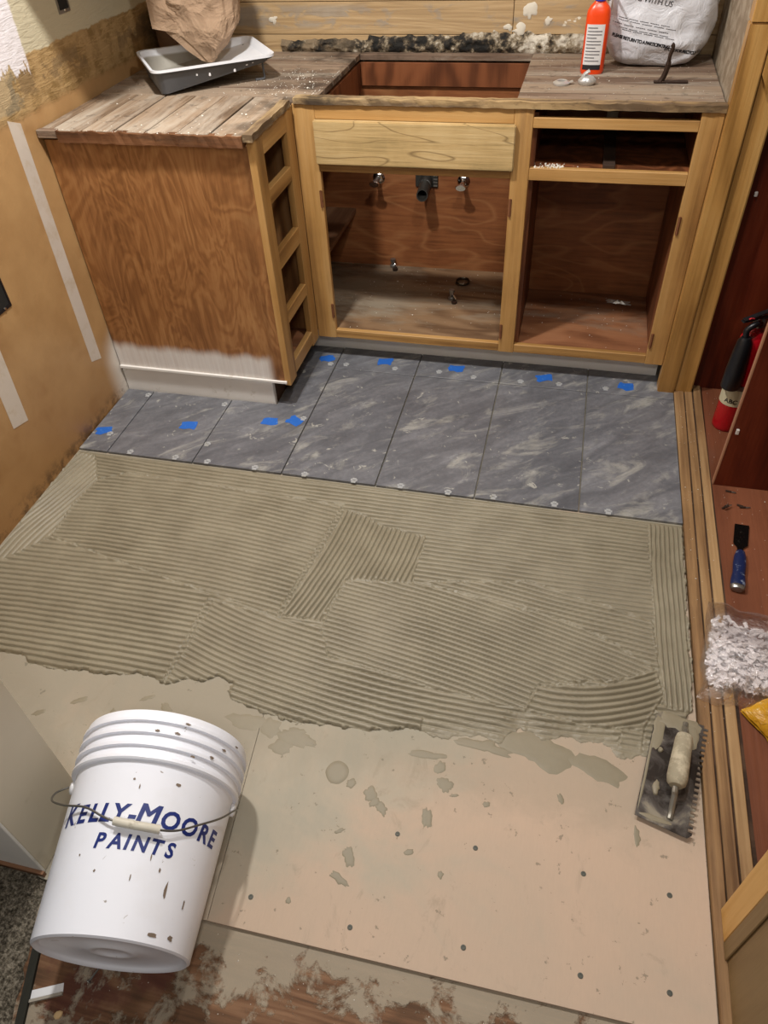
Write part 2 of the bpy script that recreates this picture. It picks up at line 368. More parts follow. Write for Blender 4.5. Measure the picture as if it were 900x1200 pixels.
def mk_sidespray():
    t = MT('plywood with white overspray'); v = t.coord(); p = t.coord(world=True); s = t.sep(p); x, z = s[0], s[2]
    n1 = t.noise(t.mp(v, (4, 3, 1.4)), 1.9, 4, .55, .8); w1 = t.math('SINE', t.math('MULTIPLY', n1, 62))
    n2 = t.noise(t.mp(v, (80, 80, 4)), 1, 4)
    n3 = t.noise(v, 4, 4)
    f = t.math('ADD', t.math('MULTIPLY_ADD', w1, .075, .05), t.math('ADD', t.math('MULTIPLY', n2, .45), t.math('MULTIPLY', n3, .4)))
    c = t.ramp(f, [(.28, '#6f4726'), (.48, '#92633a'), (.70, '#ad7f50')])
    c = t.mix(t.math('MULTIPLY', t.sstep(x, -.50, -.40), t.math('MULTIPLY', t.ramp(t.noise(t.mp(v, (6, 1, 1.5)), 2, 4), [(.4, 0), (.62, .75)]), 1.0)), c, '#4a2a14')
    ss = t.math('ADD', z, t.math('MULTIPLY_ADD', t.noise(t.mp(p, (3, 1, 1)), 6, 4), .05, -.025))
    m = t.math('MULTIPLY', t.sstep(ss, .205, .165), t.sstep(x, -.425, -.465))
    m = t.math('MULTIPLY', m, t.math('MULTIPLY_ADD', n2, .5, .62), clamp=True)
    c = t.mix(m, c, '#e2dfdc')
    return t.fin(c, .45, n2, .001, spec=.4)
m_spray = mk_sidespray()
def mk_bucket():
    t = MT('white bucket plastic'); v = t.coord(rand=False)
    n = t.noise(v, 9, 5, .6); sp = t.ramp(t.noise(v, 42, 4, .65, .5), [(.69, 0), (.72, 1)])
    c = t.mix(t.math('MULTIPLY', t.ramp(n, [(.5, 0), (.75, 1)]), .25), '#e6e9f2', '#cfccc8')
    c = t.mix(t.math('MULTIPLY', sp, .8), c, '#85796a')
    return t.fin(c, .32, n, .0004, spec=.45)
m_bucket = mk_bucket()
m_navy = plain('navy print', '#152a72', .45)
m_scuff = plain('brown scuff', '#7a6a5c', .7)
m_ink = plain('black print', '#1d1c20', .6)

# ------------------------------------------------------------------ setting
fl = obj('floor', MB().box(-1.7, 1.7, -3.4, 1.4, -.06, -.018), m_sub, kind='structure')
tag(fl)
def board(poly): return MB().prism(poly, -.0178, -.010)
cb1 = obj('cement_board', board([(-1.035, -1.27), (-.022, -1.268), (-.068, -.84), (-.068, .773), (-1.035, .773)]), m_cement, fl)
cb2 = obj('cement_board', board([(-.0208, -1.268), (.9055, -1.258), (.9075, .773), (-.0668, .773), (-.0668, -.84)]), m_cement, fl)
pl = obj('plywood_panel', MB().prism([(.9965, -3.2), (1.62, -3.2), (1.62, .74), (1.005, .74), (.99, -.5)], -.0178, -.005), m_subred, fl, .001)
m_screwd = plain('dull screw', '#55564f', .6, .3)
for x, y in ((.834, -1.033), (.828, -1.199), (.675, -1.206), (.673, -1.028), (.46, -1.024), (.464, -1.207), (.046, -1.21), (.25, -1.22), (.30, -1.03)):
    mb = MB(); mb.lathe([(.0005, .0008), (.002, .0009), (.0025, .0016), (.0048, .0014), (.0052, 0)], (x, y, -.010), Z, X, Y, 12)
    obj('screw_head', mb, m_screwd, cb2)
def smear(cx, cy, rx, ry, rot, h, seed, b=None, jag=.3):
    mb = MB(); blob(mb, cx, cy, rx, ry, math.radians(rot), -.0101, h, seed, 28, jag)
    b = b or (cb1 if cx < -.06 else cb2)
    obj('mortar_smear', mb, m_smear, b, smooth=True)
smear(.141, -.927, .026, .027, 0, .0015, 1, jag=.06)
for q, (cx, cy, rx, ry, rot) in enumerate(((.001, -.894, .024, .020, 20), (.022, -.856, .025, .014, 10), (.058, -.868, .018, .008, -20), (-.04, -.855, .03, .022, -30), (-.10, -.85, .05, .022, 0), (.178, -.945, .013, .010, 40), (.225, -.960, .015, .017, 10), (.237, -.975, .012, .010, 60),
        (.378, -.906, .018, .016, -30), (.352, -.985, .012, .022, 10), (.255, -.985, .018, .009, -50), (.213, -1.095, .012, .022, 25), (.205, -1.14, .024, .008, -25), (.40, -.925, .010, .004, 20), (.47, -.93, .008, .006, 20), (.775, -.933, .007, .021, 2),
        (.33, -.845, .04, .010, 5), (.36, -.87, .015, .013, 80), (.33, -1.06, .01, .006, 30), (.62, -.885, .006, .013, 30), (.18, -1.05, .012, .004, 30), (.40, -1.09, .006, .008, 0), (-.52, -.88, .02, .008, 30), (-.42, -.90, .008, .02, 30), (-.60, -.93, .018, .007, 30), (-.36, -.84, .018, .006, 30), (-.30, -.86, .022, .01, -40), (.12, -1.20, .006, .006, 0))):
    smear(cx, cy, rx, ry, rot, .0008, q+3)
smear(.565, -.785, .075, .042, -12, .0012, 31, jag=.35); smear(.45, -.80, .06, .016, -5, .0012, 37, jag=.4); smear(.69, -.80, .06, .028, -18, .0009, 41, jag=.3); smear(.02, -.865, .05, .02, -10, .0009, 44, jag=.4)

# tiles: columns of 12 x 24 inch slate look tiles, a cut row behind
tl = []
P = .308; g = .0018
def tile(poly, tapes=(), clips=()):
    jz = random.uniform(-.0006, .0006)
    o = obj('tile', MB().prism(poly, -.0095, jz), m_tile, fl, .0012)
    for x, y, r, q in tapes:
        mb = MB(); rr = math.radians(r); ax = (Vector((math.cos(rr), math.sin(rr), 0)), Vector((-math.sin(rr), math.cos(rr), 0)), Z)
        n = 10; pts = []
        for k in range(14):
            a = 2*PI*k/14; wx = .027*max(-1, min(1, 1.5*math.cos(a)))*(1+.22*fn1(k*1.7+q*5, q)); wy = .021*max(-1, min(1, 1.5*math.sin(a)))*(1+.30*fn1(k*2.1+q*3, q+9))
            pts.append((x+ax[0].x*wx+ax[1].x*wy, y+ax[0].y*wx+ax[1].y*wy))
        mb.prism(pts, jz+.0001, jz+.0007); obj('masking_tape', mb, m_tape, o, label='torn scrap of blue masking tape')
    for x, y in clips:
        mb = MB(); z = jz
        mb.box(x-.011, x+.011, y-.003, y+.006, z, z+.0016); mb.box(x-.0075, x+.0075, y-.012, y-.003, z, z+.0015); mb.box(x-.006, x+.006, y+.006, y+.011, z, z+.0015)
        mb.box(x-.005, x+.005, y-.001, y+.0005, z, z+.0045)
        obj('spacer_clip', mb, m_clip, o, .0003)
    return o
tile([(-1.029, -.001), (-.924-g, -.001), (-.924-g, .352), (-1.029, .352)], [(-.993, .103, 20, 1)], [(-.962, .089), (-.935, .326)])
tile([(-.924+g, -.001), (-.616-g, -.001), (-.616-g, .352), (-.924+g, .352)], [(-.711, .182, 10, 2)], [(-.844, .010), (-.68, .010), (-.632, .319)])
tile([(-.616+g, -.001), (-.308-g, -.001), (-.308-g, .609), (-.445, .609), (-.445, .352), (-.616+g, .352)], [(-.437, .25, 5, 3), (-.352, .268, -25, 13)], [(-.566, .009), (-.4, .008), (-.602, .094), (-.326, .287)])
tile([(-.445, .611), (-.308-g, .611), (-.308-g, .755), (-.445, .755)], [(-.355, .669, 15, 4)], [(-.33, .635)])
for k, (x0, x1) in enumerate(((-.308, 0), (0, .308), (.308, .616), (.616, .909))):
    cl = {0: [(-.232, .006), (-.07, .006)], 1: [(.079, .008), (.227, .006)], 2: [(.364, .010), (.545, .012)], 3: [(.70, .008)]}[k]
    tile([(x0+g, -.001), (x1-g, -.001), (x1-g, .6085), (x0+g, .6085)], (), cl)
    tp = {0: (-.13, .682, 5, 5), 1: (.143, .680, 0, 6), 2: (.465, .671, 15, 7), 3: (.747, .664, -10, 8)}[k]
    cl = {0: [(-.082, .643), (-.27, .64)], 1: [(.084, .648), (.213, .634)], 2: [(.383, .635), (.518, .641)], 3: [(.68, .64)]}[k]
    tile([(x0+g, .612), (x1-g, .612), (x1-g, .757-(.006 if k == 3 else 0)), (x0+g, .757)], [tp], cl)

# threshold strips
th = empty('wood_threshold', (.95, -.3, -.0178), 'worn brown wooden threshold of parallel strips beside the mortar bed', 'threshold')
for a, b in ((.9088, .9335), (.9375, .9615), (.9665, .9905)):
    mb = MB(); n = 16
    ys = [-2.6+(.75+2.6)*i/n for i in range(n+1)]
    sh = lambda y: .007*(y+.9)/1.5
    wv = [random.uniform(-.0008, .0008) for _ in ys]
    for i in range(n):
        pass
    sa = (lambda y: 0) if a < .91 else sh
    R = [[(a+sa(y), y, -.0176), (b+sh(y)+q, y, -.0176), (b+sh(y)+q, y, .002+q), (a+sa(y), y, .002+q)] for y, q in zip(ys, wv)]
    obj('strip', mb.rings(R), m_strip, th, .0015)
obj('gap_filler', MB().box(.922, 1.0, -2.6, .70, -.0175, -.004), m_under, th, label='dark groove bottom')

# walls
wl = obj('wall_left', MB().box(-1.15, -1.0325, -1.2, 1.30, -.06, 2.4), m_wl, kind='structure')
m_patch = plain('pale patching tape', '#c9bdb0', .7, dirt='#b7a792', dscale=10, lo=.5, hi=.7)
obj('patch_strip', MB().add([(-1.0315, .232, .945), (-1.0315, .282, .925), (-1.0315, .268, .182), (-1.0315, .215, .200), (-1.033, .232, .945), (-1.033, .282, .925), (-1.033, .268, .182), (-1.033, .215, .200)],
    [(0, 1, 2, 3), (7, 6, 5, 4), (0, 4, 5, 1), (1, 5, 6, 2), (2, 6, 7, 3), (3, 7, 4, 0)]), m_patch, wl, label='long pale strip of wall patching')
obj('patch_strip', MB().add([(-1.0315, -.19, .60), (-1.0315, -.125, .60), (-1.0315, -.150, .225), (-1.0315, -.215, .24), (-1.033, -.19, .60), (-1.033, -.125, .60), (-1.033, -.150, .225), (-1.033, -.215, .24)],
    [(0, 1, 2, 3), (7, 6, 5, 4), (0, 4, 5, 1), (1, 5, 6, 2), (2, 6, 7, 3), (3, 7, 4, 0)]), m_patch, wl, label='short pale strip of wall patching')
wb = obj('wall_back', MB().box(-1.15, 1.0, 1.262, 1.36, -.06, 2.4), m_mudwall, kind='structure')
for x0, x1, z0, z1 in ((-1.03, .86, .886, .944), (-1.03, .2145, .946, 1.040), (.2165, .86, .946, 1.040), (-1.03, .86, 1.042, 1.30), (-1.03, .86, 1.302, 1.62), (-1.03, .86, 1.622, 2.38)):
    obj('plank', MB().box(x0, x1, 1.247, 1.2615, z0, z1), m_back, wb, .001)
for x, z_, r, sd in ((.268, 1.012, .020, 1), (.33, .985, .010, 2), (.20, .968, .012, 3), (.24, .955, .018, 4), (-.62, .99, .012, 5)):
    ring = [(x+r*1.1*(1+.5*fn1(2*math.cos(q)+sd, 2*math.sin(q)+sd*3))*math.cos(q), 1.2468, z_+r*(1+.5*fn1(2*math.cos(q)+sd, 2*math.sin(q)+sd*3))*math.sin(q)) for q in [2*PI*k/22 for k in range(22)]]
    mb = MB(); c_ = Vector((x, 1.2468, z_)); mb.rings([ring, [tuple(c_+(Vector(p)-c_)*.85-Y*.002) for p in ring], [tuple(c_+(Vector(p)-c_)*.3-Y*.003) for p in ring]])
    obj('plaster_patch', mb, plain('plaster patch', '#dfd7c6', .8), wb, smooth=True)
# crusty mould line on the foot of the wall
def crust():
    mb = MB(); nx, nz = 260, 12
    def f(u, v):
        x = -.60+1.42*u
        env = .35+.65*float(vn(x*9, 3.3)); hi = .918+.036*env*(1 if x > -.28 else .5)+(.02*float(vn(x*30, 1)) if .15 < x < .34 else 0)
        z = .890+(hi-.890)*v
        d = (math.sin(PI*min(1, v*1.02))**.6)*(.004+.012*float(vn(x*60, v*5))+.004*float(vn2(x*140, v*9)))
        return (x, 1.247-d, z+.004*fn1(x*80, v*7))
    mb.grid(f, nx, nz); return mb
o = obj('mould_crust', crust(), m_crust, wb, smooth='all', kind='stuff', label='black and white crust of mould and old caulk')
wr = obj('wall_right', MB().box(.857, .96, .705, 1.262, .86, 2.4), m_mudwall, kind='structure')
tr1 = obj('trim_1', MB().box(.8535, .909, .652, .704, -.018, 1.088), m_casing, bevel=.003, kind='structure', seg=2)
tr2 = obj('trim_2', MB().box(.9095, .967, .664, .704, -.018, 1.05), m_casing, bevel=.004, kind='structure', seg=2)
tr3 = obj('trim_3', MB().box(.8535, 1.35, .650, .704, 1.0895, 2.35), m_casing, bevel=.002, kind='structure')
tr4 = obj('trim_4', MB().prism([(.9105, .645), (1.35, .645), (1.35, .6635), (.9105, .6635)], .0, 0.001), m_casing, kind='structure')
bpy.data.objects.remove(tr4)
tr4 = obj('trim_4', MB().add([(.912, .648, .975), (.912, .648, 1.087), (1.3, .648, 1.087), (1.3, .648, .85), (.935, .648, .935), (.912, .663, .975), (.912, .663, 1.087), (1.3, .663, 1.087), (1.3, .663, .85), (.935, .663, .935)],
    [(0, 1, 2, 3, 4), (9, 8, 7, 6, 5), (0, 5, 6, 1), (1, 6, 7, 2), (2, 7, 8, 3), (3, 8, 9, 4), (4, 9, 5, 0)]), m_casing, kind='structure')
# side closet to the right
cl = empty('closet', (1.2, .72, -.005), 'dark mahogany plywood closet side open beside the yellow casing', 'closet')
obj('back_panel', MB().box(.9675, 1.6, .708, .722, -.004, 2.0), m_closet, cl)
obj('side_panel', MB().box(1.586, 1.6, .21, .707, -.004, 2.0), m_closet, cl)
fp = obj('front_panel', MB().box(1.0045, 1.6, .19, .204, -.004, 1.5), m_closet, cl)
obj('edge_band', MB().box(1.0005, 1.0042, .1895, .2045, -.004, 1.5), plain('pale edge', '#a8795c', .6), cl, label='pale raw edge of the plywood')
m_pin = plain('clear shelf pin', '#c8c2bc', .3)
obj('shelf_pin', MB().box(.988, .997, .700, .707, .655, .668), m_pin, cl, .001); obj('shelf_pin', MB().box(1.013, 1.021, .182, .1895, .192, .208), m_pin, cl, .001)
obj('wall_far_right', MB().box(1.62, 1.72, -3.4, 1.3, -.06, 2.4), m_mudwall, kind='structure')
obj('ceiling', MB().box(-1.15, 1.72, -3.4, 1.36, 2.4, 2.46), plain('white ceiling', '#d8d2c6', .9), kind='structure')
# stub wall at the lower left
m_cream = plain('cream wall paint', '#d3c9b4', .55, dirt='#b3a88f', dscale=5, lo=.6, hi=.8)
m_offw = plain('off white wall paint', '#e4e1da', .5)
ws = obj('wall_front', MB().box(-1.15, -.3815, -1.253, -1.095, -.0098, 2.4), m_cream, kind='structure', bevel=.002)
obj('facing_panel', MB().box(-1.15, -.3805, -1.2585, -1.2532, -.008, 2.4), m_offw, ws, .001)
obj('baseboard_front', MB().box(-1.15, -.376, -1.2655, -1.2588, -.0175, .004), wood('bottom wood edge', ('#5d3a26', '#7e5a40', '#93705a'), 'x', 3, 8, .7), kind='structure')

# lean-on cabinet at the lower right
ec = empty('end_cabinet', (1.1, -1.5, -.005), 'tan cabinet end with a pale pine stile at the lower right', 'cabinet')
obj('stile', MB().box(.922, .945, -1.100, -1.042, .003, 1.0), m_stud, ec, .0015)
obj('side_panel', MB().box(.926, .942, -2.4, -1.1005, .003, 1.0), m_panelbr, ec, .001)
obj('corner_bead', MB().box(.9215, .9255, -1.130, -1.101, .003, 1.0), m_panelbr, ec, .001)
obj('end_panel', MB().box(.9455, 1.5, -1.062, -1.046, .003, 1.0), m_stud, ec, .001)
obj('top_panel', MB().box(.922, 1.5, -2.4, -1.042, 1.0005, 1.02), m_stud, ec, .001)

# ------------------------------------------------------------------ drawer cabinet (left)
m_draw = wood('drawer bay plywood', ('#77502f', '#a37447', '#bb8f60'), 'z', 5, 4, .5)
dc = empty('drawer_cabinet', (-.7, .5, -.01), 'brown plywood cabinet with four empty drawer openings and white sprayed foot', 'cabinet')
obj('side_panel', MB().box(-1.029, -.4015, .3525, .366, .100, .862), m_spray, dc, .001)
z1 = .876
obj('stile', MB().box(-.402, -.380, .352, .416, .085, z1), m_frame['z'], dc, .0015)
obj('stile', MB().box(-.402, -.380, .612, .6775, .085, z1), m_frame['z'], dc, .0015)
for a, b in ((.820, z1), (.680, .722), (.477, .531), (.290, .332), (.097, .146)):
    obj('rail', MB().box(-.4015, -.3805, .4162, .6118, a, b), m_frame['y'], dc, .0015)
obj('partition', MB().box(-1.0, -.402, .6755, .6885, .11, .86), m_draw, dc)
obj('back_panel', MB().box(-.72, -.708, .367, .675, .11, .86), m_draw, dc)
obj('bottom_panel', MB().box(-1.0, -.4025, .3665, .675, .106, .118), m_cabfloor2, dc)
for a in (.700, .505, .311):
    obj('runner', MB().box(-.98, -.4025, .367, .383, a-.012, a+.012), m_frame['x'], dc, .001)
pn = obj('plinth', MB().box(-1.030, -.452, .356, .376, -.0097, .097), m_prim, dc, .002, label='white painted plinth board')
obj('toe_board', MB().box(-.462, -.452, .3765, .689, -.0097, .097), m_under, dc)
obj('loose_strip', MB().box(-1.028, -.392, .344, .352, .094, .104, .001), m_prim, dc, .001, label='thin white strip on top of the plinth')

# ------------------------------------------------------------------ sink cabinet (back)
sc_ = empty('sink_cabinet', (.23, .9, -.01), 'honey wood sink cabinet with one drawer front and empty door openings', 'cabinet')
ya, yb = .677, .697
F = m_frame
obj('stile', MB().box(-.3795, -.309, ya, yb, .089, .8800), F['z'], sc_, .0015)
obj('stile', MB().box(.2905, .3445, ya, yb, .089, .8800), F['z'], sc_, .0015)
obj('stile', MB().box(.7935, .8525, ya, yb, .089, .8800), F['z'], sc_, .0015)
rx = (-.3088, .2903)
obj('rail', MB().box(*rx, ya+.0003, yb, .838, .8800), F['x'], sc_, .0015)
obj('rail', MB().box(*rx, ya+.0003, yb, .686, .716), F['x'], sc_, .0015)
obj('rail', MB().box(*rx, ya+.0003, yb, .091, .122), F['x'], sc_, .0015)
obj('backing_panel', MB().box(*rx, ya+.006, yb, .7165, .8375), m_inner, sc_)
rx = (.3448, .7932)
obj('rail', MB().box(*rx, ya+.0003, yb, .829, .857), F['x'], sc_, .0015)
obj('rail', MB().box(*rx, ya+.0003, yb, .684, .719), F['x'], sc_, .0015)
obj('rail', MB().box(*rx, ya+.0003, yb, .091, .122), F['x'], sc_, .0015)
obj('drawer_front', MB().box(-.313, .298, .6605, .6768, .712, .839), m_drawerf, sc_, .003, seg=2, label='knotty pale wooden dummy drawer front')
obj('back_panel', MB().box(-1.0, .345, 1.228, 1.240, .10, .865), m_inner, sc_)
obj('back_panel', MB().box(.3575, .80, 1.105, 1.117, .10, .865), m_inner, sc_)
obj('divider', MB().box(.345, .357, .6975, 1.2275, .10, .865), m_innerz, sc_)
obj('end_panel', MB().box(.8005, .852, .6975, 1.24, .10, .865), m_innerz, sc_)
obj('bottom_panel', MB().box(-1.0, .3445, .6975, 1.2275, .105, .119), m_cabfloor, sc_)
obj('bottom_panel', MB().box(.3575, .80, .6975, 1.1045, .105, .119), m_cabfloor2, sc_)
obj('toe_board', MB().box(-.45, .852, .762, .775, -.0097, .097), plain('fresh white paint', '#f6f5f2', .35), sc_, .001, label='white painted toe board')
sh = obj('shelf', MB().box(-.99, -.362, .72, 1.227, .335, .352), wood('old shelf', ('#5b3c28', '#7f5e44', '#957257'), 'y', 4, 6, .6), sc_, .001)
for b in ((-.322, -.306, .722, 1.214, .775, .866), (.290, .306, .722, 1.214, .775, .866), (-.3055, .2895, 1.2145, 1.227, .795, .868)):
    obj('sink_bearer', MB().box(*b), m_innerz, sc_, .001)
obj('drawer_runner', MB().box(.555, .590, .700, 1.104, .717, .728), m_under, sc_, .001)
obj('drawer_guide', MB().box(.555, .590, 1.085, 1.1045, .722, .84), wood('grey stick', ('#a89c90', '#c4b8ab', '#d6cbbf'), 'z', 3, 6, .6), sc_, .001)
obj('dust_panel', MB().box(.3575, .80, .700, 1.1045, .706, .716), m_innerz, sc_)
# hinge mortises
for x, z in ((-.3085, .60), (-.3085, .20), (.2905, .60), (.2905, .17), (.7935, .57), (.7935, .18)):
    s = 1 if x < 0 else -1
    mb = MB().box(x-.010*s, x-.0005*s, ya-.0012, ya+.001, z-.026, z+.026)
    mb.tube([(x-.0052*s, ya-.003, z-.028), (x-.0052*s, ya-.003, z+.028)], .0028, 6)
    obj('hinge_leaf', mb, plain('worn hinge', '#8a5a3c', .6, .3, dirt='#3f2414'), sc_)

# ------------------------------------------------------------------ worktop planks
wt = empty('worktop', (-.3, .9, .865), 'stripped worktop of weathered grey brown planks around a sink cutout', 'worktop')
zt = .893
for b in ((-1.03, -.404, .367, .69, .8665, .874), (-1.03, -.324, .6985, 1.2465, .8665, .874), (.307, .8525, .706, 1.2465, .8685, .874)): obj('deck_underlay', MB().box(*b), m_under, wt)
xs = [-1.0295, -.987, -.889, -.792, -.694, -.599, -.501, -.404]
for a, b in zip(xs[:-1], xs[1:]):
    o = obj('plank', MB().box(a+.0026, b-.0026, .337+random.uniform(-.002, .002), .694, .8745, zt+random.uniform(-.0015, .001)), m_plank_a, wt, .0012)
ys = [.6975, .788, .880, .972, 1.064, 1.156, 1.2455]
for a, b in zip(ys[:-1], ys[1:]):
    obj('plank', MB().box(-1.029, -.3065, a+.0032, b-.0030, .8745, zt+random.uniform(-.0015, .001)), m_plank_b, wt, .0012)
    obj('plank', MB().box(.2905, .8525, max(a, .706)+.0032, b-.0030, .8745, zt+random.uniform(-.001, .001)), m_plank_b, wt, .0012)
obj('plank', MB().box(-.305, .2895, 1.216, 1.2455, .8745, zt), m_plank_b, wt, .0012)
obj('plank', MB().box(-.305, .2895, .706, .727, .8670, zt-.001), m_plank_b, wt, .0012)
def ragged(x0, x1, y0, y1, za, zb, n=40, j=.0025):
    mb = MB(); R = []
    for i in range(n+1):
        x = x0+(x1-x0)*i/n; d = [random.uniform(-j, j) for _ in range(4)]
        R.append([(x, y0+d[0]*.6, za+d[1]*.5), (x, y1, za), (x, y1, zb+d[2]*.4), (x, y0+d[3], zb+d[2])])
    return mb.rings(R)
obj('front_nosing', ragged(-.372, .8525, .6695, .7055, .8806, .898, 60, .0022), m_nosey, wt, label='pale worn front edge board')
obj('front_nosing', ragged(-.966, -.404, .330, .352, .8625, .892), m_nosed, wt, label='dark brown worn edge board')
obj('end_block', MB().box(-1.0295, -.9675, .331, .352, .872, .893), m_plank_b, wt, .001)
mb = MB(); n = 16; R = []
for i in range(n+1):
    y = .334+(.6535-.334)*i/n; d = [random.uniform(-.0025, .0025) for _ in range(2)]
    R.append([(-.4025, y, .8768), (-.3755+d[0], y, .8768), (-.3755+d[0], y, .896+d[1]*.4), (-.4025, y, .896+d[1]*.4)])
obj('side_nosing', mb.rings(R), m_noseyy, wt, label='pale worn side edge board')

# ------------------------------------------------------------------ mortar bed with trowel ridges
def inpoly(X_, Y_, poly):
    r = np.zeros(X_.shape, bool); n = len(poly)
    for i in range(n):
        x1, y1 = poly[i]; x2, y2 = poly[(i+1) % n]
        if y1 == y2: continue
        c = ((y1 > Y_) != (y2 > Y_)) & (X_ < (x2-x1)*(Y_-y1)/(y2-y1)+x1); r ^= c
    return r
def edist(X_, Y_, poly):
    d = np.full(X_.shape, 9.0); n = len(poly)
    for i in range(n):
        x1, y1 = poly[i]; x2, y2 = poly[(i+1) % n]; dx, dy = x2-x1, y2-y1; L = dx*dx+dy*dy+1e-12
        t = np.clip(((X_-x1)*dx+(Y_-y1)*dy)/L, 0, 1); d = np.minimum(d, np.hypot(X_-x1-t*dx, Y_-y1-t*dy))
    return d
OUT = [(-1.03, -.006), (-.614, -.003), (0, -.003), (.619, -.003), (.9085, -.003), (.9085, -.088), (.903, -.61), (.880, -.66), (.857, -.700), (.83, -.76), (.794, -.750), (.74, -.765), (.70, -.74), (.62, -.742), (.57, -.765), (.521, -.734), (.48, -.79), (.43, -.779), (.35, -.80), (.27, -.795), (.2, -.815), (.10, -.822), (.001, -.832), (-.088, -.821),
       (-.158, -.807), (-.18, -.785), (-.172, -.762), (-.215, -.750), (-.25, -.775), (-.274, -.765), (-.33, -.80), (-.394, -.783), (-.50, -.80), (-.634, -.815), (-.70, -.812), (-.74, -.79), (-.80, -.800), (-1.03, -.81), (-1.03, -.423)]
# polygon, mode ('h' lines run along x, 'v' along y), reference, slope, curvature, amplitude, waviness
PT = [([(-2, -2), (2, -2), (2, 1), (-2, 1)], 'h', 0.2, 0.0, 0.03, 1.0, .010),
      ([(-1.05, 0), (-.95, -.03), (-.884, -.135), (-.896, -.394), (-1.0, -.60), (-1.15, -.45)], 'v', -.3, .22, .4, .75, .020),
      ([(-.907, -.253), (-.884, -.135), (-.80, -.085), (-.072, -.105), (-.131, -.546), (-.606, -.465), (-.896, -.394)], 'h', -.45, -.04, -.30, 1.0, .006),
      ([(-1.07, -.636), (-1.0, -.52), (-.896, -.394), (-.60, -.455), (-.117, -.552), (-.332, -.528), (-.340, -.83), (-1.07, -.905)], 'h', -.7, .03, -.10, 1.0, .008),
      ([(-.32, -.528), (-.081, -.553), (.044, -.548), (.574, -.678), (.764, -.683), (.80, -.782), (.018, -.9), (-.32, -.9), (-.334, -.783)], 'h', -.18, -.22, .36, 1.0, .008),
      ([(-.061, -.125), (.02, -.14), (.05, -.165), (.199, -.191), (.192, -.372), (.093, -.376), (.013, -.392), (-.015, -.54), (-.124, -.545)], 'v', -.3, .15, -.5, 1.15, .006),
      ([(.197, -.362), (.50, -.30), (.817, -.373), (.834, -.554), (.553, -.404)], 'h', .5, -.14, .0, 1.0, .008),
      ([(.013, -.392), (.185, -.364), (.373, -.382), (.553, -.404), (.70, -.45), (.827, -.522), (.764, -.562), (.569, -.614), (.527, -.699), (.30, -.68), (.038, -.643), (-.01, -.559)], 'h', .25, -.18, -.22, 1.0, .005),
      ([(.549, -.621), (.70, -.590), (.823, -.520), (.838, -.59), (.792, -.687), (.70, -.705), (.575, -.700), (.521, -.694)], 'h', .58, -.02, 2.6, 1.15, .004),
      ([(.741, -.700), (.793, -.682), (.785, -.765), (.731, -.755)], 'h', .76, .02, 0, .8, .003),
      ([(.810, -.020), (.92, -.004), (.91, -.624), (.838, -.622), (.822, -.458), (.817, -.293)], 'v', -.3, -.02, .05, 1.0, .005)]
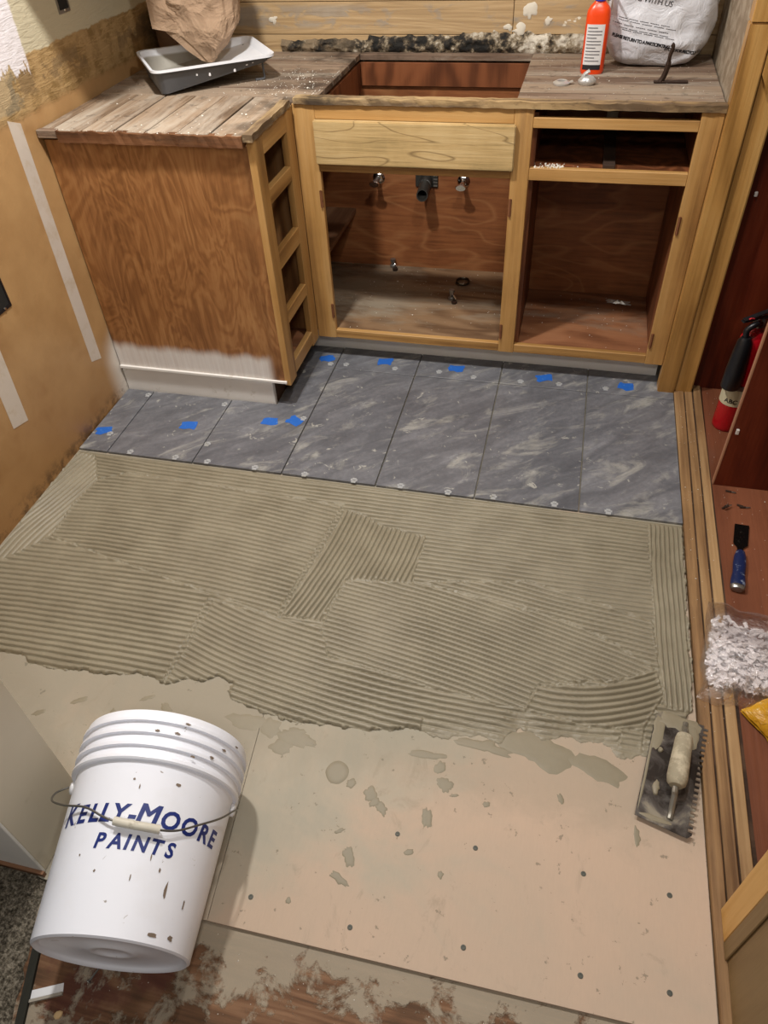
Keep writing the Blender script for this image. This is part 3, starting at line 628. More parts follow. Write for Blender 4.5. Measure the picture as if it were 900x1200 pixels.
def mortar():
    D = .0020; xs = np.arange(-1.031, .9095, D); ys = np.arange(-.86, -.001, D)
    X_, Y_ = np.meshgrid(xs, ys); H = np.zeros(X_.shape)
    jag = (vn(X_*55, Y_*55)-.5)*.012+(vn2(X_*160, Y_*160)-.5)*.005
    sd = np.where(inpoly(X_, Y_, OUT), 1, -1)*edist(X_, Y_, OUT)+jag*np.clip((-.02-Y_)/.05, 0, 1)
    PERS = [.0160, .0175, .0165, .0178, .0160, .0150, .0155, .0150, .0170, .0130, .0122]
    for q, (poly, mode, ref, sl, cv, am, wv) in enumerate(PT):
        m = inpoly(X_+(vn2(X_*70+q*9, Y_*70)-.5)*.008, Y_+(vn(X_*70, Y_*70+q*5)-.5)*.006, poly)
        a, b = (X_, Y_) if mode == 'h' else (Y_, X_)
        v = b-sl*(a-ref)-.5*cv*(a-ref)**2+wv*(vn(X_*5+q*13, Y_*5+q*3)-.5)+.0018*(vn2(X_*24+q*7, Y_*24)-.5)
        p = .5+.5*np.cos(2*PI*v/PERS[q])
        r = 1-(1-np.clip(p, 0, 1))**3.6
        am2 = am*(.78+.45*vn(X_*7+q*31, Y_*7+q*17))
        h = .0088*am2*r+.0014
        e = edist(X_, Y_, poly) if q else np.full(X_.shape, 1.0)
        bead = np.exp(-((e-.004)/.0035)**2)*(.35+.9*vn(X_*110+q, Y_*110+q*2))*.0048
        fade = np.clip(e/.010, 0, 1)
        h = (h-.0014)*(.35+.65*fade)+.0014+bead
        # scraped thin passes
        if q == 1: h = .0014+(h-.0014)*(.35+.9*vn(X_*14+5, Y_*5+2))
        H = np.where(m, h, H)
    top = np.clip((-.012-Y_)/.012, .0, 1); H = .0022*(1-top)*(vn(X_*50, Y_*90)+.6)+H*top
    fr = np.clip(sd/.006, 0, 1); H = H*(.15+.85*fr)+(vn2(X_*200, Y_*200)-.5)*.0004
    fray = np.clip((sd)/.045, 0, 1); low = (X_ > .30) & (X_ < .80) & (Y_ < -.70)
    H = np.where(low, .0012+(H-.0012)*fray, H)
    keep = sd > 0
    fz = keep[:-1, :-1] & keep[1:, :-1] & keep[:-1, 1:] & keep[1:, 1:]
    ny, nx = X_.shape; idx = np.arange(ny*nx).reshape(ny, nx)
    q = np.stack([idx[:-1, :-1][fz], idx[:-1, 1:][fz], idx[1:, 1:][fz], idx[1:, :-1][fz]], 1)
    used = np.zeros(ny*nx, bool); used[q.ravel()] = True
    # skirt down to the board at the outline
    Zv = -.0101+np.maximum(H, .0003)
    nb = used.reshape(ny, nx); inner = np.zeros_like(nb); inner[1:-1, 1:-1] = nb[1:-1, 1:-1] & nb[:-2, 1:-1] & nb[2:, 1:-1] & nb[1:-1, :-2] & nb[1:-1, 2:]
    Zv = np.where(inner, Zv, -.0101)
    remap = -np.ones(ny*nx, int); remap[used] = np.arange(used.sum())
    co = np.stack([X_.ravel()[used], Y_.ravel()[used], Zv.ravel()[used]], 1); q = remap[q]
    co -= np.array([-.05, -.4, -.0101])
    me = bpy.data.meshes.new('mortar_bed'); me.vertices.add(len(co)); me.vertices.foreach_set('co', co.astype(np.float32).ravel())
    me.loops.add(q.size); me.loops.foreach_set('vertex_index', q.ravel().astype(np.int32))
    me.polygons.add(len(q)); me.polygons.foreach_set('loop_start', np.arange(0, q.size, 4, dtype=np.int32)); me.polygons.foreach_set('loop_total', np.full(len(q), 4, np.int32))
    me.polygons.foreach_set('use_smooth', np.ones(len(q), bool)); me.update(calc_edges=True); me.validate()
    me.materials.append(m_thin)
    o = bpy.data.objects.new('mortar_bed', me); o.location = (-.05, -.4, -.0101); C.objects.link(o)
    tag(o, 'wide bed of fresh grey mortar combed into trowel ridges in front of the tiles', 'mortar', kind='stuff')
mortar()

# ------------------------------------------------------------------ lettering
def text_mesh(body, size, shear=0, offset=0, align='CENTER', small=None, step=None, spacing=1.0):
    cu = bpy.data.curves.new('t', 'FONT'); cu.body = body; cu.size = size; cu.shear = shear; cu.offset = offset; cu.align_x = align; cu.space_character = spacing
    cu.fill_mode = 'FRONT'
    if small:
        cu.small_caps_scale = small
        for i, ch in enumerate(body):
            cu.body_format[i].use_small_caps = ch.islower()
    cu.resolution_u = 3
    o = bpy.data.objects.new('t', cu); C.objects.link(o); bpy.context.view_layer.update()
    me = bpy.data.meshes.new_from_object(o.evaluated_get(bpy.context.evaluated_depsgraph_get()))
    bpy.data.objects.remove(o); bpy.data.curves.remove(cu)
    bm = bmesh.new(); bm.from_mesh(me); bpy.data.meshes.remove(me)
    if step:
        xs = [v.co.x for v in bm.verts]; ys = [v.co.y for v in bm.verts]
        for ax, lo, hi in ((0, min(xs), max(xs)), (1, min(ys), max(ys))):
            p = lo+step
            while p < hi:
                co = Vector((p, 0, 0)) if ax == 0 else Vector((0, p, 0)); no = Vector((1, 0, 0)) if ax == 0 else Vector((0, 1, 0))
                bmesh.ops.bisect_plane(bm, geom=bm.verts[:]+bm.edges[:]+bm.faces[:], plane_co=co, plane_no=no); p += step
    return bm
def text_add(mb, bm, fn):
    """fn maps (x, y) of the flat lettering to a point on the surface"""
    bm.verts.ensure_lookup_table(); bm.verts.index_update()
    mb.add([fn(v.co.x, v.co.y) for v in bm.verts], [tuple(v.index for v in f.verts) for f in bm.faces]); bm.free()
def on_surface(bvh, o, r, u, d, off):
    def f(x, y):
        p = o+r*x+u*y
        h = bvh.ray_cast(p, d)
        return (h[0]-d*off) if h[0] else (p+d*.05)
    return f
def bvh_of(mb): return BVHTree.FromPolygons([Vector(p) for p in mb.v], mb.f)

# ------------------------------------------------------------------ paint bucket, lying on its side
def bucket():
    h, t = -.1637, .0632
    A = Vector((math.sin(h)*math.cos(t), math.cos(h)*math.cos(t), math.sin(t))); Sx = A.cross(Z).normalized(); U = Sx.cross(A)
    B = Vector((-.117, -1.3887, .1242))
    root = empty('paint_bucket', (-.14, -1.2, -.010), 'white plastic paint bucket with navy lettering lying on its side', 'bucket')
    prof = [(.001, .007), (.026, .007), (.029, .0045), (.042, .0045), (.045, .007), (.118, .008), (.122, .005), (.126, .001), (.130, 0), (.1340, .003), (.1345, .012),
            (.1505, .272), (.1520, .279), (.159, .280), (.1615, .283), (.1610, .289), (.157, .291), (.1555, .303), (.157, .305), (.1625, .306), (.1625, .312), (.157, .314), (.1560, .327), (.1575, .329), (.1630, .330), (.1630, .336), (.1575, .338),
            (.1570, .350), (.158, .352), (.1635, .353), (.1635, .359), (.1600, .361), (.1600, .372), (.1585, .3755), (.1545, .3755), (.1530, .372), (.150, .28), (.131, .018), (.001, .018)]
    mb = MB().lathe(prof, B, A, Sx, U, 96)
    obj('body', mb, m_bucket, root, smooth=True)
    def sp(phi, a, e=0):
        R = .1345+(.1505-.1345)*(a-.012)/.26+e
        return B+A*a+(Sx*math.sin(phi)+U*math.cos(phi))*R
    ph0 = math.radians(14)
    lt = MB()
    def place(s, a0, size, x0, step=.006, sh=0, off=.0014, lift=0):
        if s == 'M': off = 0
        bm = text_mesh(s, size, sh, off, 'LEFT', step=step)
        xs = [v.co.x for v in bm.verts]; w = max(xs)-min(xs); m = min(xs)
        text_add(lt, bm, lambda x, y: sp(ph0+(x0+x-m)/.1455, a0+y, .0006)); return w
    gp = .0045; x = -.158; K = .050; k = .042
    for s, z_ in (('K', K), ('E', k), ('L', k), ('L', k), ('Y', k), ('-', k), ('M', K), ('O', k), ('O', k), ('R', k), ('E', k)):
        if s == '-': x -= .004
        w = place(s, .174, z_, x, sh=.18 if s in 'MOORE' and x > 0 else .15); 
        if s == 'M':
            for dx in (-.0016, -.0008, .0008, .0016): place(s, .174, z_, x-w+w+dx, sh=.18)
        x += w+gp-(.003 if s in 'LY-' else 0)
    x = -.063
    for s in 'PAINTS':
        w = place(s, .131, .034, x, sh=.16, off=.0011); x += w+.0038
    obj('lettering', lt, m_navy, root, label='navy blue lettering', recalc=False)
    # ears and bail
    for s in (-1, 1):
        ph = ph0+s*PI/2
        d = Sx*math.sin(ph)+U*math.cos(ph); e = MB().lathe([(.0005, .0), (.013, .0), (.013, .006), (.009, .009), (.0005, .010)], B+A*.268+d*.150, d, A, d.cross(A), 16)
        obj('ear', e, m_white, root, smooth=True)
    D = math.degrees
    pts = []
    for phd, a, e in ((-76, .268, .012), (-72, .25, .030), (-62, .225, .030), (-45, .207, .016), (-24, .196, .009), (-8, .178, .010), (0, .171, .012), (14, .166, .013), (30, .166, .012), (42, .174, .008), (56, .194, .007), (74, .222, .010), (90, .252, .012), (103, .268, .012)):
        pts.append(sp(math.radians(phd), a, e))
    w_ = spline(pts, 6)
    obj('bail_wire', MB().tube(w_, .0019, 8), plain('grey bail wire', '#77756f', .4, .8), root, smooth=True)
    g0 = [sp(math.radians(q), a, .012) for q, a in ((1, .1705), (8, .168), (15, .1665), (22, .1663), (30, .1665))]
    obj('bail_grip', MB().tube(spline(g0, 4), .0075, 12), plain('cream plastic grip', '#cfcabb', .5, dirt='#a8a190', dscale=30), root, smooth=True)
    # scuffs
    sm = MB()
    def bl(phd, a, la, lp, seed, n=10):
        ring = []
        for k in range(n):
            q = 2*PI*k/n; j = 1+.4*fn1(seed*3.1+2*math.cos(q), seed+2*math.sin(q))
            ring.append(sp(math.radians(phd)+lp*j*math.cos(q)/.14, a+la*j*math.sin(q), .0008))
        sm.add(ring, [tuple(range(n))])
    for args in ((46, .082, .014, .0025, 1), (64, .070, .008, .002, 2), (30, .125, .006, .001, 3), (10, .235, .004, .001, 4), (20, .09, .005, .0012, 5), (-20, .12, .002, .002, 6), (38, .108, .004, .002, 7), (-5, .095, .002, .002, 8), (60, .018, .004, .006, 9), (45, .016, .003, .009, 10), (5, .247, .002, .002, 11), (35, .25, .003, .004, 12)):
        bl(*args)
    for phd, a, e in ((38, .30, .006), (12, .334, .0125), (25, .335, .012), (52, .312, .012), (60, .336, .0125), (72, .357, .013), (30, .357, .013)):
        c = sp(math.radians(phd), a, e); c = B+A*a+(c-B-A*a).normalized()*.1638
        d = (c-B-A*a).normalized(); q = d.cross(A)
        ring = [c+d*.0008+A*(.0022*(1+.5*fn1(k*1.3, phd))*math.sin(2*PI*k/9))+q*(.005*(1+.5*fn1(k*1.9, phd+4))*math.cos(2*PI*k/9)) for k in range(9)]; sm.add(ring, [tuple(range(9))])
    obj('scuff_marks', sm, m_scuff, root, kind='stuff', recalc=False, label='brown mud scuffs')
bucket()

# ------------------------------------------------------------------ notched trowel
def trowel():
    a = math.atan2(.815-.766, -.643+.893)  # long axis tilt from +y
    L = Vector((math.sin(a), math.cos(a), 0)); Wd = Vector((math.cos(a), -math.sin(a), 0))
    c0 = Vector((.768, -.893, 0))
    zb = .0012
    root = empty('notched_trowel', (.83, -.78, -.005), 'steel notched trowel with a mud-caked grip at the mortar edge', 'trowel')
    w_, l_ = .112, .262
    # blade outline with square teeth on the far right edge
    pts = [(0, 0), (w_*.93, -.008)]
    s = 0.0; n = 20; dt = l_/n
    for i in range(n):
        y0 = i*dt
        pts += [(w_, y0+.001), (w_, y0+dt*.5), (w_-.009, y0+dt*.5), (w_-.009, y0+dt)]
    pts += [(w_-.012, l_), (.012, l_), (0, l_-.012)]
    poly = [(c0+Wd*x+L*y) for x, y in pts]
    mb = MB().prism([(p.x, p.y) for p in poly], zb, zb+.0016)
    mt = MT('muddy trowel steel'); v = mt.coord(); 
    cm = mt.ramp(mt.noise(v, 16, 5, .6, .6), [(.40, '#3c3632'), (.55, '#6d6864'), (.66, '#a39c8c')])
    obj('blade', mb, mt.fin(cm, .3, mt.noise(v, 40), .0006, metal=.55), root, .0004)
    P_ = lambda x, y, z: c0+Wd*x+L*y+Z*z
    obj('tang', MB().tube(spline([P_(.066, .018, .004), P_(.066, .035, .010), P_(.064, .06, .030), P_(.062, .075, .038), P_(.062, .19, .040), P_(.063, .215, .03), P_(.064, .235, .008), P_(.064, .252, .004)], 5), .0062, 8), plain('trowel shank', '#8d897f', .35, .6, dirt='#9b937f'), root, smooth=True)
    mh = plain('mud caked grip', '#9b927c', .75, dirt='#b8ae97', dscale=22, lo=.45, hi=.6)
    pr = [(.004, .0), (.013, .001), (.019, .008), (.0210, .022), (.0205, .05), (.0190, .085), (.0185, .112), (.0165, .122), (.004, .125)]
    obj('grip', MB().lathe(pr, P_(.062, .072, .040), L, Wd, Z, 20), mh, root, smooth=True)
    mud = MB(); blob(mud, *(P_(.030, .075, 0).xy), .007, .018, -a, zb+.0015, .005, 3, 14); blob(mud, *(P_(.024, .165, 0).xy), .006, .007, 0, zb+.0015, .005, 5, 12)
    blob(mud, *(P_(.082, .22, 0).xy), .018, .03, -a, zb+.0015, .002, 6, 16)
    blob(mud, *(P_(.05, .247, 0).xy), .050, .022, -a, zb+.0015, .0015, 12, 22, .3); blob(mud, *(P_(.012, .21, 0).xy), .014, .05, -a, zb+.0013, .001, 14, 18)
    blob(mud, *(P_(.04, .008, 0).xy), .035, .006, -a, zb+.0015, .001, 8, 16); blob(mud, *(P_(.004, .12, 0).xy), .003, .12, -a, zb+.0012, .001, 9, 20)
    obj('mud_lump', mud, m_smear, root, smooth=True, kind='stuff')
trowel()

# ------------------------------------------------------------------ putty knife
def knife():
    root = empty('putty_knife', (1.05, -.11, -.005), 'small putty knife with dark blade and blue handle on the red floor', 'knife')
    ax = (Vector((1.068, .02, 0))-Vector((1.028, -.24, 0))).normalized(); s = Vector((ax.y, -ax.x, 0)); o = Vector((1.028, -.235, 0)); z0 = -.0048
    q = lambda u, v: (o+ax*u+s*v)
    poly = [q(.145, -.007), q(.165, -.008), q(.180, -.019), q(.258, -.0195), q(.262, .0185), q(.180, .019), q(.165, .008), q(.145, .007)]
    obj('blade', MB().prism([(p.x, p.y) for p in poly], z0+.004, z0+.0055), plain('dark steel blade', '#1f1d1c', .25, .7, dirt='#5a5650', dscale=35, lo=.66, hi=.7), root)
    prof = [(.003, 0), (.011, .001), (.0145, .008), (.015, .03), (.0125, .06), (.0135, .09), (.0125, .12), (.009, .142), (.004, .148)]
    mb = MB(); base = o+Z*(z0+.0125)
    R = [[base+ax*a+s*(r*1.25*math.cos(2*PI*k/18))+Z*(r*.8*math.sin(2*PI*k/18)) for k in range(18)] for r, a in prof]
    obj('handle', mb.rings(R), plain('blue handle', '#18264f', .35, dirt='#7f8aa0', dscale=35, lo=.6, hi=.66), root, smooth=True)
    R = [[base-ax*.0006+ax*a+s*(r*1.27*math.cos(2*PI*k/18))+Z*(r*.82*math.sin(2*PI*k/18)) for k in range(18)] for r, a in ((.002, -.0015), (.0115, 0), (.0145, .006), (.0150, .012), (.0146, .0125), (.003, .012))]
    obj('end_cap', MB().rings(R), m_steel, root, smooth=True, label='steel end cap')
knife()

# ------------------------------------------------------------------ bag of spacers and yellow packet
def mk_clear(name, tint, alpha):
    t = MT(name); v = t.coord()
    nt = t.t; out = [n for n in nt.nodes if n.type == 'OUTPUT_MATERIAL'][0]
    tr = t.n('ShaderNodeBsdfTransparent', {'Color': tint}); gl = t.n('ShaderNodeBsdfGlossy', {'Color': (1, 1, 1, 1), 'Roughness': .16})
    b = t.n('ShaderNodeBump', {'Height': t.noise(v, 34, 4, .6, 1.5), 'Distance': .006}); t.set(gl.inputs['Normal'], b.outputs[0])
    fr = t.n('ShaderNodeFresnel', {'IOR': 1.45, 'Normal': b.outputs[0]})
    df = t.n('ShaderNodeBsdfTranslucent', {'Color': (.9, .88, .88, 1)}); m0 = t.n('ShaderNodeMixShader', {0: .28, 1: tr.outputs[0], 2: df.outputs[0]})
    mx = t.n('ShaderNodeMixShader', {0: t.math('MULTIPLY_ADD', fr.outputs[0], .40, alpha, clamp=True), 1: m0.outputs[0], 2: gl.outputs[0]})
    nt.links.new(mx.outputs[0], out.inputs[0]); return t.m
def bagfn(cx, cy, hx_, hy_, rot, hz, seed, pw=.5, top=.0):
    def f(u, v, side):
        x = (u*2-1); y = (v*2-1)
        ed = (1-abs(x)**3)*(1-abs(y)**3)
        h = hz*max(0, ed)**pw*(.7+.5*float(vn(x*2.6+seed, y*2.6+seed)))+(.004*float(vn2(x*9+seed, y*9)) if side else 0)
        hxx = hx_*(1+.06*fn1(y*3+seed, 1)); hyy = hy_*(1+.06*fn1(x*3+seed, 5))
        X1 = x*hxx; Y1 = y*hyy
        return (cx+X1*math.cos(rot)-Y1*math.sin(rot), cy+X1*math.sin(rot)+Y1*math.cos(rot), .0035+(h if side else 0))
    return f
def spacer_bag():
    cx, cy, a, b, rot = 1.045, -.455, .115, .150, math.radians(-8)
    root = empty('spacer_bag', (cx, cy, .002), 'clear plastic bag of white plastic tile spacers beside the threshold', 'bag')
    f = bagfn(cx, cy, a, b, rot, .045, 4)
    mb = MB(); mb.grid(lambda u, v: f(u, v, 1), 40, 50)
    obj('plastic_film', mb, mk_clear('clear film', (.97, .95, .95, 1), .03), root, smooth='all', label='clear crinkled plastic film')
    rnd = random.Random(5); mb = MB()
    ms = plain('white spacer plastic', '#f2f0f3', .6)
    for i in range(1150):
        u, v = rnd.uniform(.06, .95), rnd.uniform(.16, .80)
        if v > .70 and rnd.random() < .5: continue
        if u > .5 and v < .14+.2*(u-.5): continue
        p = f(u, v, 1); zt_ = p[2]*rnd.uniform(.15, .9)
        ax = [Vector((rnd.gauss(0, 1), rnd.gauss(0, 1), rnd.gauss(0, .18))).normalized()]
        ax.append(ax[0].cross(Z+Vector((rnd.gauss(0, .4), rnd.gauss(0, .4), 0))).normalized()); ax.append(ax[0].cross(ax[1]))
        c = Vector((p[0], p[1], max(.011, zt_)))
        mb.obox(c, ax, (.0075, .0040, .0009)); mb.obox(c+ax[0]*.005+ax[2]*.003, ax, (.0012, .0045, .0035))
    obj('spacers', mb, ms, root, kind='stuff', label='heap of small white plastic spacers')
spacer_bag()
def yellow():
    root = empty('yellow_packet', (1.075, -.61, .0), 'yellow plastic packet lying against the bag of white spacers', 'packet')
    f = bagfn(1.092, -.622, .060, .070, math.radians(35), .040, 9)
    mb = MB(); mb.grid(lambda u, v: (lambda p: (p[0], p[1], p[2]+.002+.004*float(vn(p[0]*60, p[1]*60))))(f(u, v, 1)), 24, 24)
    n = len(mb.v); mb.add([(x, y, .0025) for x, y, z in mb.v[:n]], [q[::-1] for q in mb.f])
    mt = MT('yellow film'); v = mt.coord()
    obj('wrapper', mb, mt.fin(mt.mix(mt.noise(v, 30, 4), '#d9a72c', '#b57e18'), .18, mt.noise(v, 45, 4, .6, 1), .006), root, smooth='all')
    obj('label_patch', MB().obox((1.09, -.60, .046), (Vector((.82, .57, 0)), Vector((-.57, .82, 0)), Z), (.014, .004, .0008)), m_ink, root)
yellow()

# ------------------------------------------------------------------ fire extinguisher
def ext():
    x, y, z = 1.062, .50, -.005
    root = empty('fire_extinguisher', (x, y, z), 'red fire extinguisher with black hose standing behind the mahogany panel', 'extinguisher')
    prof = [(.001, .004), (.030, .004), (.037, 0), (.040, .004), (.041, .012), (.041, .305), (.037, .328), (.024, .346), (.015, .352), (.015, .366), (.001, .366)]
    obj('cylinder', MB().lathe(prof, (x, y, z), Z, X, Y, 40), plain('red enamel', '#b0101c', .25, spec=.6), root, smooth=True)
    lab = MB(); n = 24
    for i in range(n):
        a0 = math.radians(-205+i*170/n); a1 = math.radians(-205+(i+1)*170/n); r = .0416
        lab.add([(x+r*math.cos(a), y+r*math.sin(a), zz) for a, zz in ((a0, .095), (a1, .095), (a1, .165), (a0, .165))], [(0, 1, 2, 3)])
    obj('class_label', lab, plain('cream label', '#d6cfae', .5), root)
    bm = text_mesh('ABC', .021, 0, .0005, step=.004); t = MB()
    text_add(t, bm, lambda u, v: (x+.0420*math.cos(-1.95+u/.042), y+.0420*math.sin(-1.95+u/.042), .106+v)); obj('lettering', t, m_ink, root, recalc=False)
    # silver band
    obj('steel_band', MB().lathe([(.0418, .160), (.0425, .161), (.0425, .176), (.0418, .177)], (x, y, z), Z, X, Y, 32, cap=False), m_steel, root)
    hx_ = x-.031; hy_ = y-.040
    obj('horn', MB().lathe([(.001, 0), (.027, .0), (.029, .004), (.028, .06), (.025, .12), (.021, .16), (.014, .174), (.001, .176)], (hx_, hy_+.004, .166), Z, X, Y, 24), m_black, root, smooth=True)
    obj('hose', MB().tube(spline([(hx_, hy_+.004, .335), (hx_-.004, hy_+.006, .36), (x-.018, y-.03, .378), (x-.004, y-.012, .372), (x, y, .366)], 6), .009, 10), m_black, root, smooth=True)
    v = MB().lathe([(.001, 0), (.017, 0), (.017, .022), (.012, .030), (.001, .030)], (x, y, .360), Z, X, Y, 20); obj('valve', v, m_steel, root, smooth=True)
    h = MB(); h.obox((x-.014, y-.012, .388), (Vector((.9, .43, .05)).normalized(), Vector((-.43, .9, 0)), Vector((-.05, 0, 1))), (.045, .008, .002)); obj('carry_lever', h, m_black, root, .001)
    h = MB(); h.obox((x-.012, y-.012, .402), (Vector((.9, .43, .25)).normalized(), Vector((-.43, .9, 0)).normalized(), Vector((-.25, 0, 1)).normalized()), (.045, .008, .002)); obj('squeeze_lever', h, m_black, root, .001)
    obj('gauge', MB().lathe([(.001, 0), (.011, 0), (.011, .007), (.001, .007)], (x-.006, y-.018, .380), -Y, X, Z, 16), m_chrome, root, smooth=True)
    obj('safety_tie', MB().tube([(x-.034, y-.02, .386), (x-.040, y-.03, .392), (x-.034, y-.034, .40), (x-.024, y-.028, .396)], .0022, 6), plain('red plastic tie', '#c8323c', .4), root)
ext()

# ------------------------------------------------------------------ paint tray
def tray():
    c = Vector((-.733, .884, 0)); a = math.radians(36); Lx = Vector((math.cos(a), math.sin(a), 0)); Wy = Vector((-math.sin(a), math.cos(a), 0))
    root = empty('paint_tray', (c.x, c.y, zt), 'grey paint tray with a white liner on the corner of the worktop', 'tray')
    hl, hw, rc = .185, .145, .03
    def loop(hl, hw, rc, n=6):
        p = []
        for sx, sy, a0 in ((1, 1, 0), (-1, 1, 90), (-1, -1, 180), (1, -1, 270)):
            for k in range(n+1):
                q = math.radians(a0+90*k/n); p.append((sx*(hl-rc)+rc*math.cos(q), sy*(hw-rc)+rc*math.sin(q)))
        return p
    def zb(x):   # floor of the tray along its length: deep end at -x
        t = (x+hl)/(2*hl)
        return .006 if t < .35 else .006+.052*((t-.35)/.65)
    def build(hl0, hw0, hl1, hw1, off, ztop, z_add, thick, lip):
        R = []
        for (A_, B_, rc_, zf) in ((hl1, hw1, .02, None), (hl0, hw0, .028, ztop), (hl0+lip, hw0+lip, .033, ztop+.001), (hl0+lip, hw0+lip, .033, ztop-.006), (hl0+lip-.0015, hw0+lip-.0015, .032, ztop-.006), (hl0+.001, hw0+.001, .029, ztop-.003)):
            R.append([c+Lx*x+Wy*y+Z*(zt+(zf if zf is not None else zb(x)+z_add)) for x, y in loop(A_, B_, rc_)])
        # inner bottom grid ring shrink
        inner = []
        mb = MB()
        n = len(R[0])
        mb.rings(R, cap=False)
        # floor as ladder between matching sides
        nx = 20
        def fl_(u, v):
            x = (-hl1+2*hl1*u); y = (v*2-1)*hw1
            return c+Lx*x+Wy*y+Z*(zt+zb(x)+z_add+(.0012*math.cos(x*420)*math.cos(y*420) if x > -.02 and z_add > .004 else 0))
        k0 = len(mb.v); cs = [(loop(hl1, hw1, .02)[i]) for i in range(n)]
        m = 14; rings_ = []
        for q in range(m+1):
            s = 1-q/m*.98
            ring = []
            for x, y in cs:
                X1, Y1 = x*s, y*s
                zz = zb(X1)+z_add
                ring.append(c+Lx*X1+Wy*Y1+Z*(zt+zz))
            rings_.append(ring)
        mb.rings(rings_, cap=False)
        return mb
    obj('outer_tray', build(.1885, .1490, .176, .136, 0, .068, 0, .002, .002), plain('dark grey tray', '#55575b', .45, dirt='#b9b9b6', dscale=25, lo=.70, hi=.72), root, smooth=True)
    ln = build(.1875, .1485, .174, .134, 0, .0735, .005, .002, .009)
    ml = MT('white liner plastic'); v = ml.coord(rand=False)
    p = ml.sep(v)
    along = ml.math('ADD', ml.math('MULTIPLY', p[0], Lx.x), ml.math('MULTIPLY', p[1], Lx.y))
    cov = ml.math('MULTIPLY', ml.sstep(ml.math('ADD', along, ml.math('MULTIPLY', ml.noise(v, 12, 4, .6), .10)), .085, .05), ml.sstep(p[2], .060, .052))
    cc = ml.mix(ml.math('MULTIPLY', cov, .9), '#dfe2e8', ml.mix(ml.noise(v, 9), '#7d7667', '#a29c8e'))
    obj('liner', ln, ml.fin(cc, .35), root, smooth=True, label='white plastic liner stained with old paint')
    for s in (-1, 1):
        p0 = c+Lx*.158+Wy*(s*.118)+Z*(zt+.058)
        obj('foot', MB().tube(spline([p0, p0-Z*.03, p0-Z*.052, p0-Z*.0545+Lx*-.012, p0-Z*.0545-Lx*.03], 4), .0035, 6), plain('tray foot', '#55575b', .45), root)
    d = MB()
    for x, z_ in ((-.06, .05), (-.02, .044), (.06, .045), (.085, .060), (.10, .058), (.12, .062)):
        zc = Z*(zt+z_); pp = c+Lx*x-Wy*(.1385+.0065*z_/.07)+zc
        d.obox(pp, (Lx, Z, Wy), (.0035, .006, .0022))
    obj('paint_drips', d, m_white, root, .0015, kind='stuff')
tray()

# ------------------------------------------------------------------ paper bag and roll
def paper():
    root = empty('paper_bag', (-.73, .93, .925), 'crumpled brown paper bag standing in the paint tray', 'bag')
    secs = [(.938, -.722, .900, .012, .010), (.955, -.726, .905, .030, .022), (.985, -.735, .915, .065, .045), (1.012, -.742, .925, .098, .06), (1.035, -.752, .935, .125, .07), (1.07, -.752, .94, .135, .075), (1.11, -.750, .94, .138, .08), (1.18, -.745, .94, .14, .085), (1.27, -.745, .94, .135, .085), (1.31, -.745, .94, .11, .05)]
    mb = MB(); n = 44; R = []
    for q, (z_, cx, cy, a, b) in enumerate(secs):
        ring = []
        for k in range(n):
            t = 2*PI*k/n; cr = 1+.16*(float(vn(k*.45+q*.8, q*.9))-.5)+.10*(float(vn2(k*1.2, q*1.7))-.5)
            # left side pushes out to a torn corner
            e = 2/3.0
            x = a*cr*math.copysign(abs(math.cos(t))**e, math.cos(t)); y = b*cr*math.copysign(abs(math.sin(t))**e, math.sin(t))
            ring.append((cx+x, cy+y, z_+.012*fn1(k*.5+3, q)*(1 if 0 < q < 9 else 0)))
        R.append(ring)
    mb.rings(R)
    t = MT('kraft paper'); v = t.coord(); fac = t.n('ShaderNodeTexVoronoi', {'Vector': v, 'Scale': 16.0}, feature='F1').outputs[0]
    nz = t.noise(v, 14, 4, .6, .8)
    o = obj('paper', mb, t.fin(t.mix(nz, '#947a63', '#b0967d'), .85, t.math('ADD', fac, nz), .014, spec=.2), root, smooth=False)
    sm = o.modifiers.new('sub', 'SUBSURF'); sm.levels = 1; sm.render_levels = 1; sm.subdivision_type = 'SIMPLE'
    fold = MB(); R = []
    for i in range(9):
        s = i/8
        R.append([(-.885+.10*s, .862+.01*s, 1.036-.016*s), (-.885+.10*s, .870, 1.034-.016*s), (-.88+.10*s, .875, 1.13+.002*s), (-.885+.10*s, .862, 1.13)])
    obj('folded_flap', fold.rings(R), t.m, root)
    root = empty('paper_roll', (-.955, 1.13, zt), 'brown paper roll standing in the corner behind the paper bag', 'roll')
    mr = plain('brown roll', '#8a6d55', .7)
    obj('roll_body', MB().lathe([(.022, 0), (.058, 0), (.058, .16), (.022, .16), (.022, 0)], (-.955, 1.13, zt), Z, X, Y, 32, cap=False), mr, root, smooth=True)
    obj('core', MB().lathe([(.018, .0), (.0215, 0), (.0215, .162), (.018, .162), (.018, 0)], (-.955, 1.13, zt), Z, X, Y, 24, cap=False), plain('cardboard core', '#6c5340', .8), root, smooth=True)
paper()

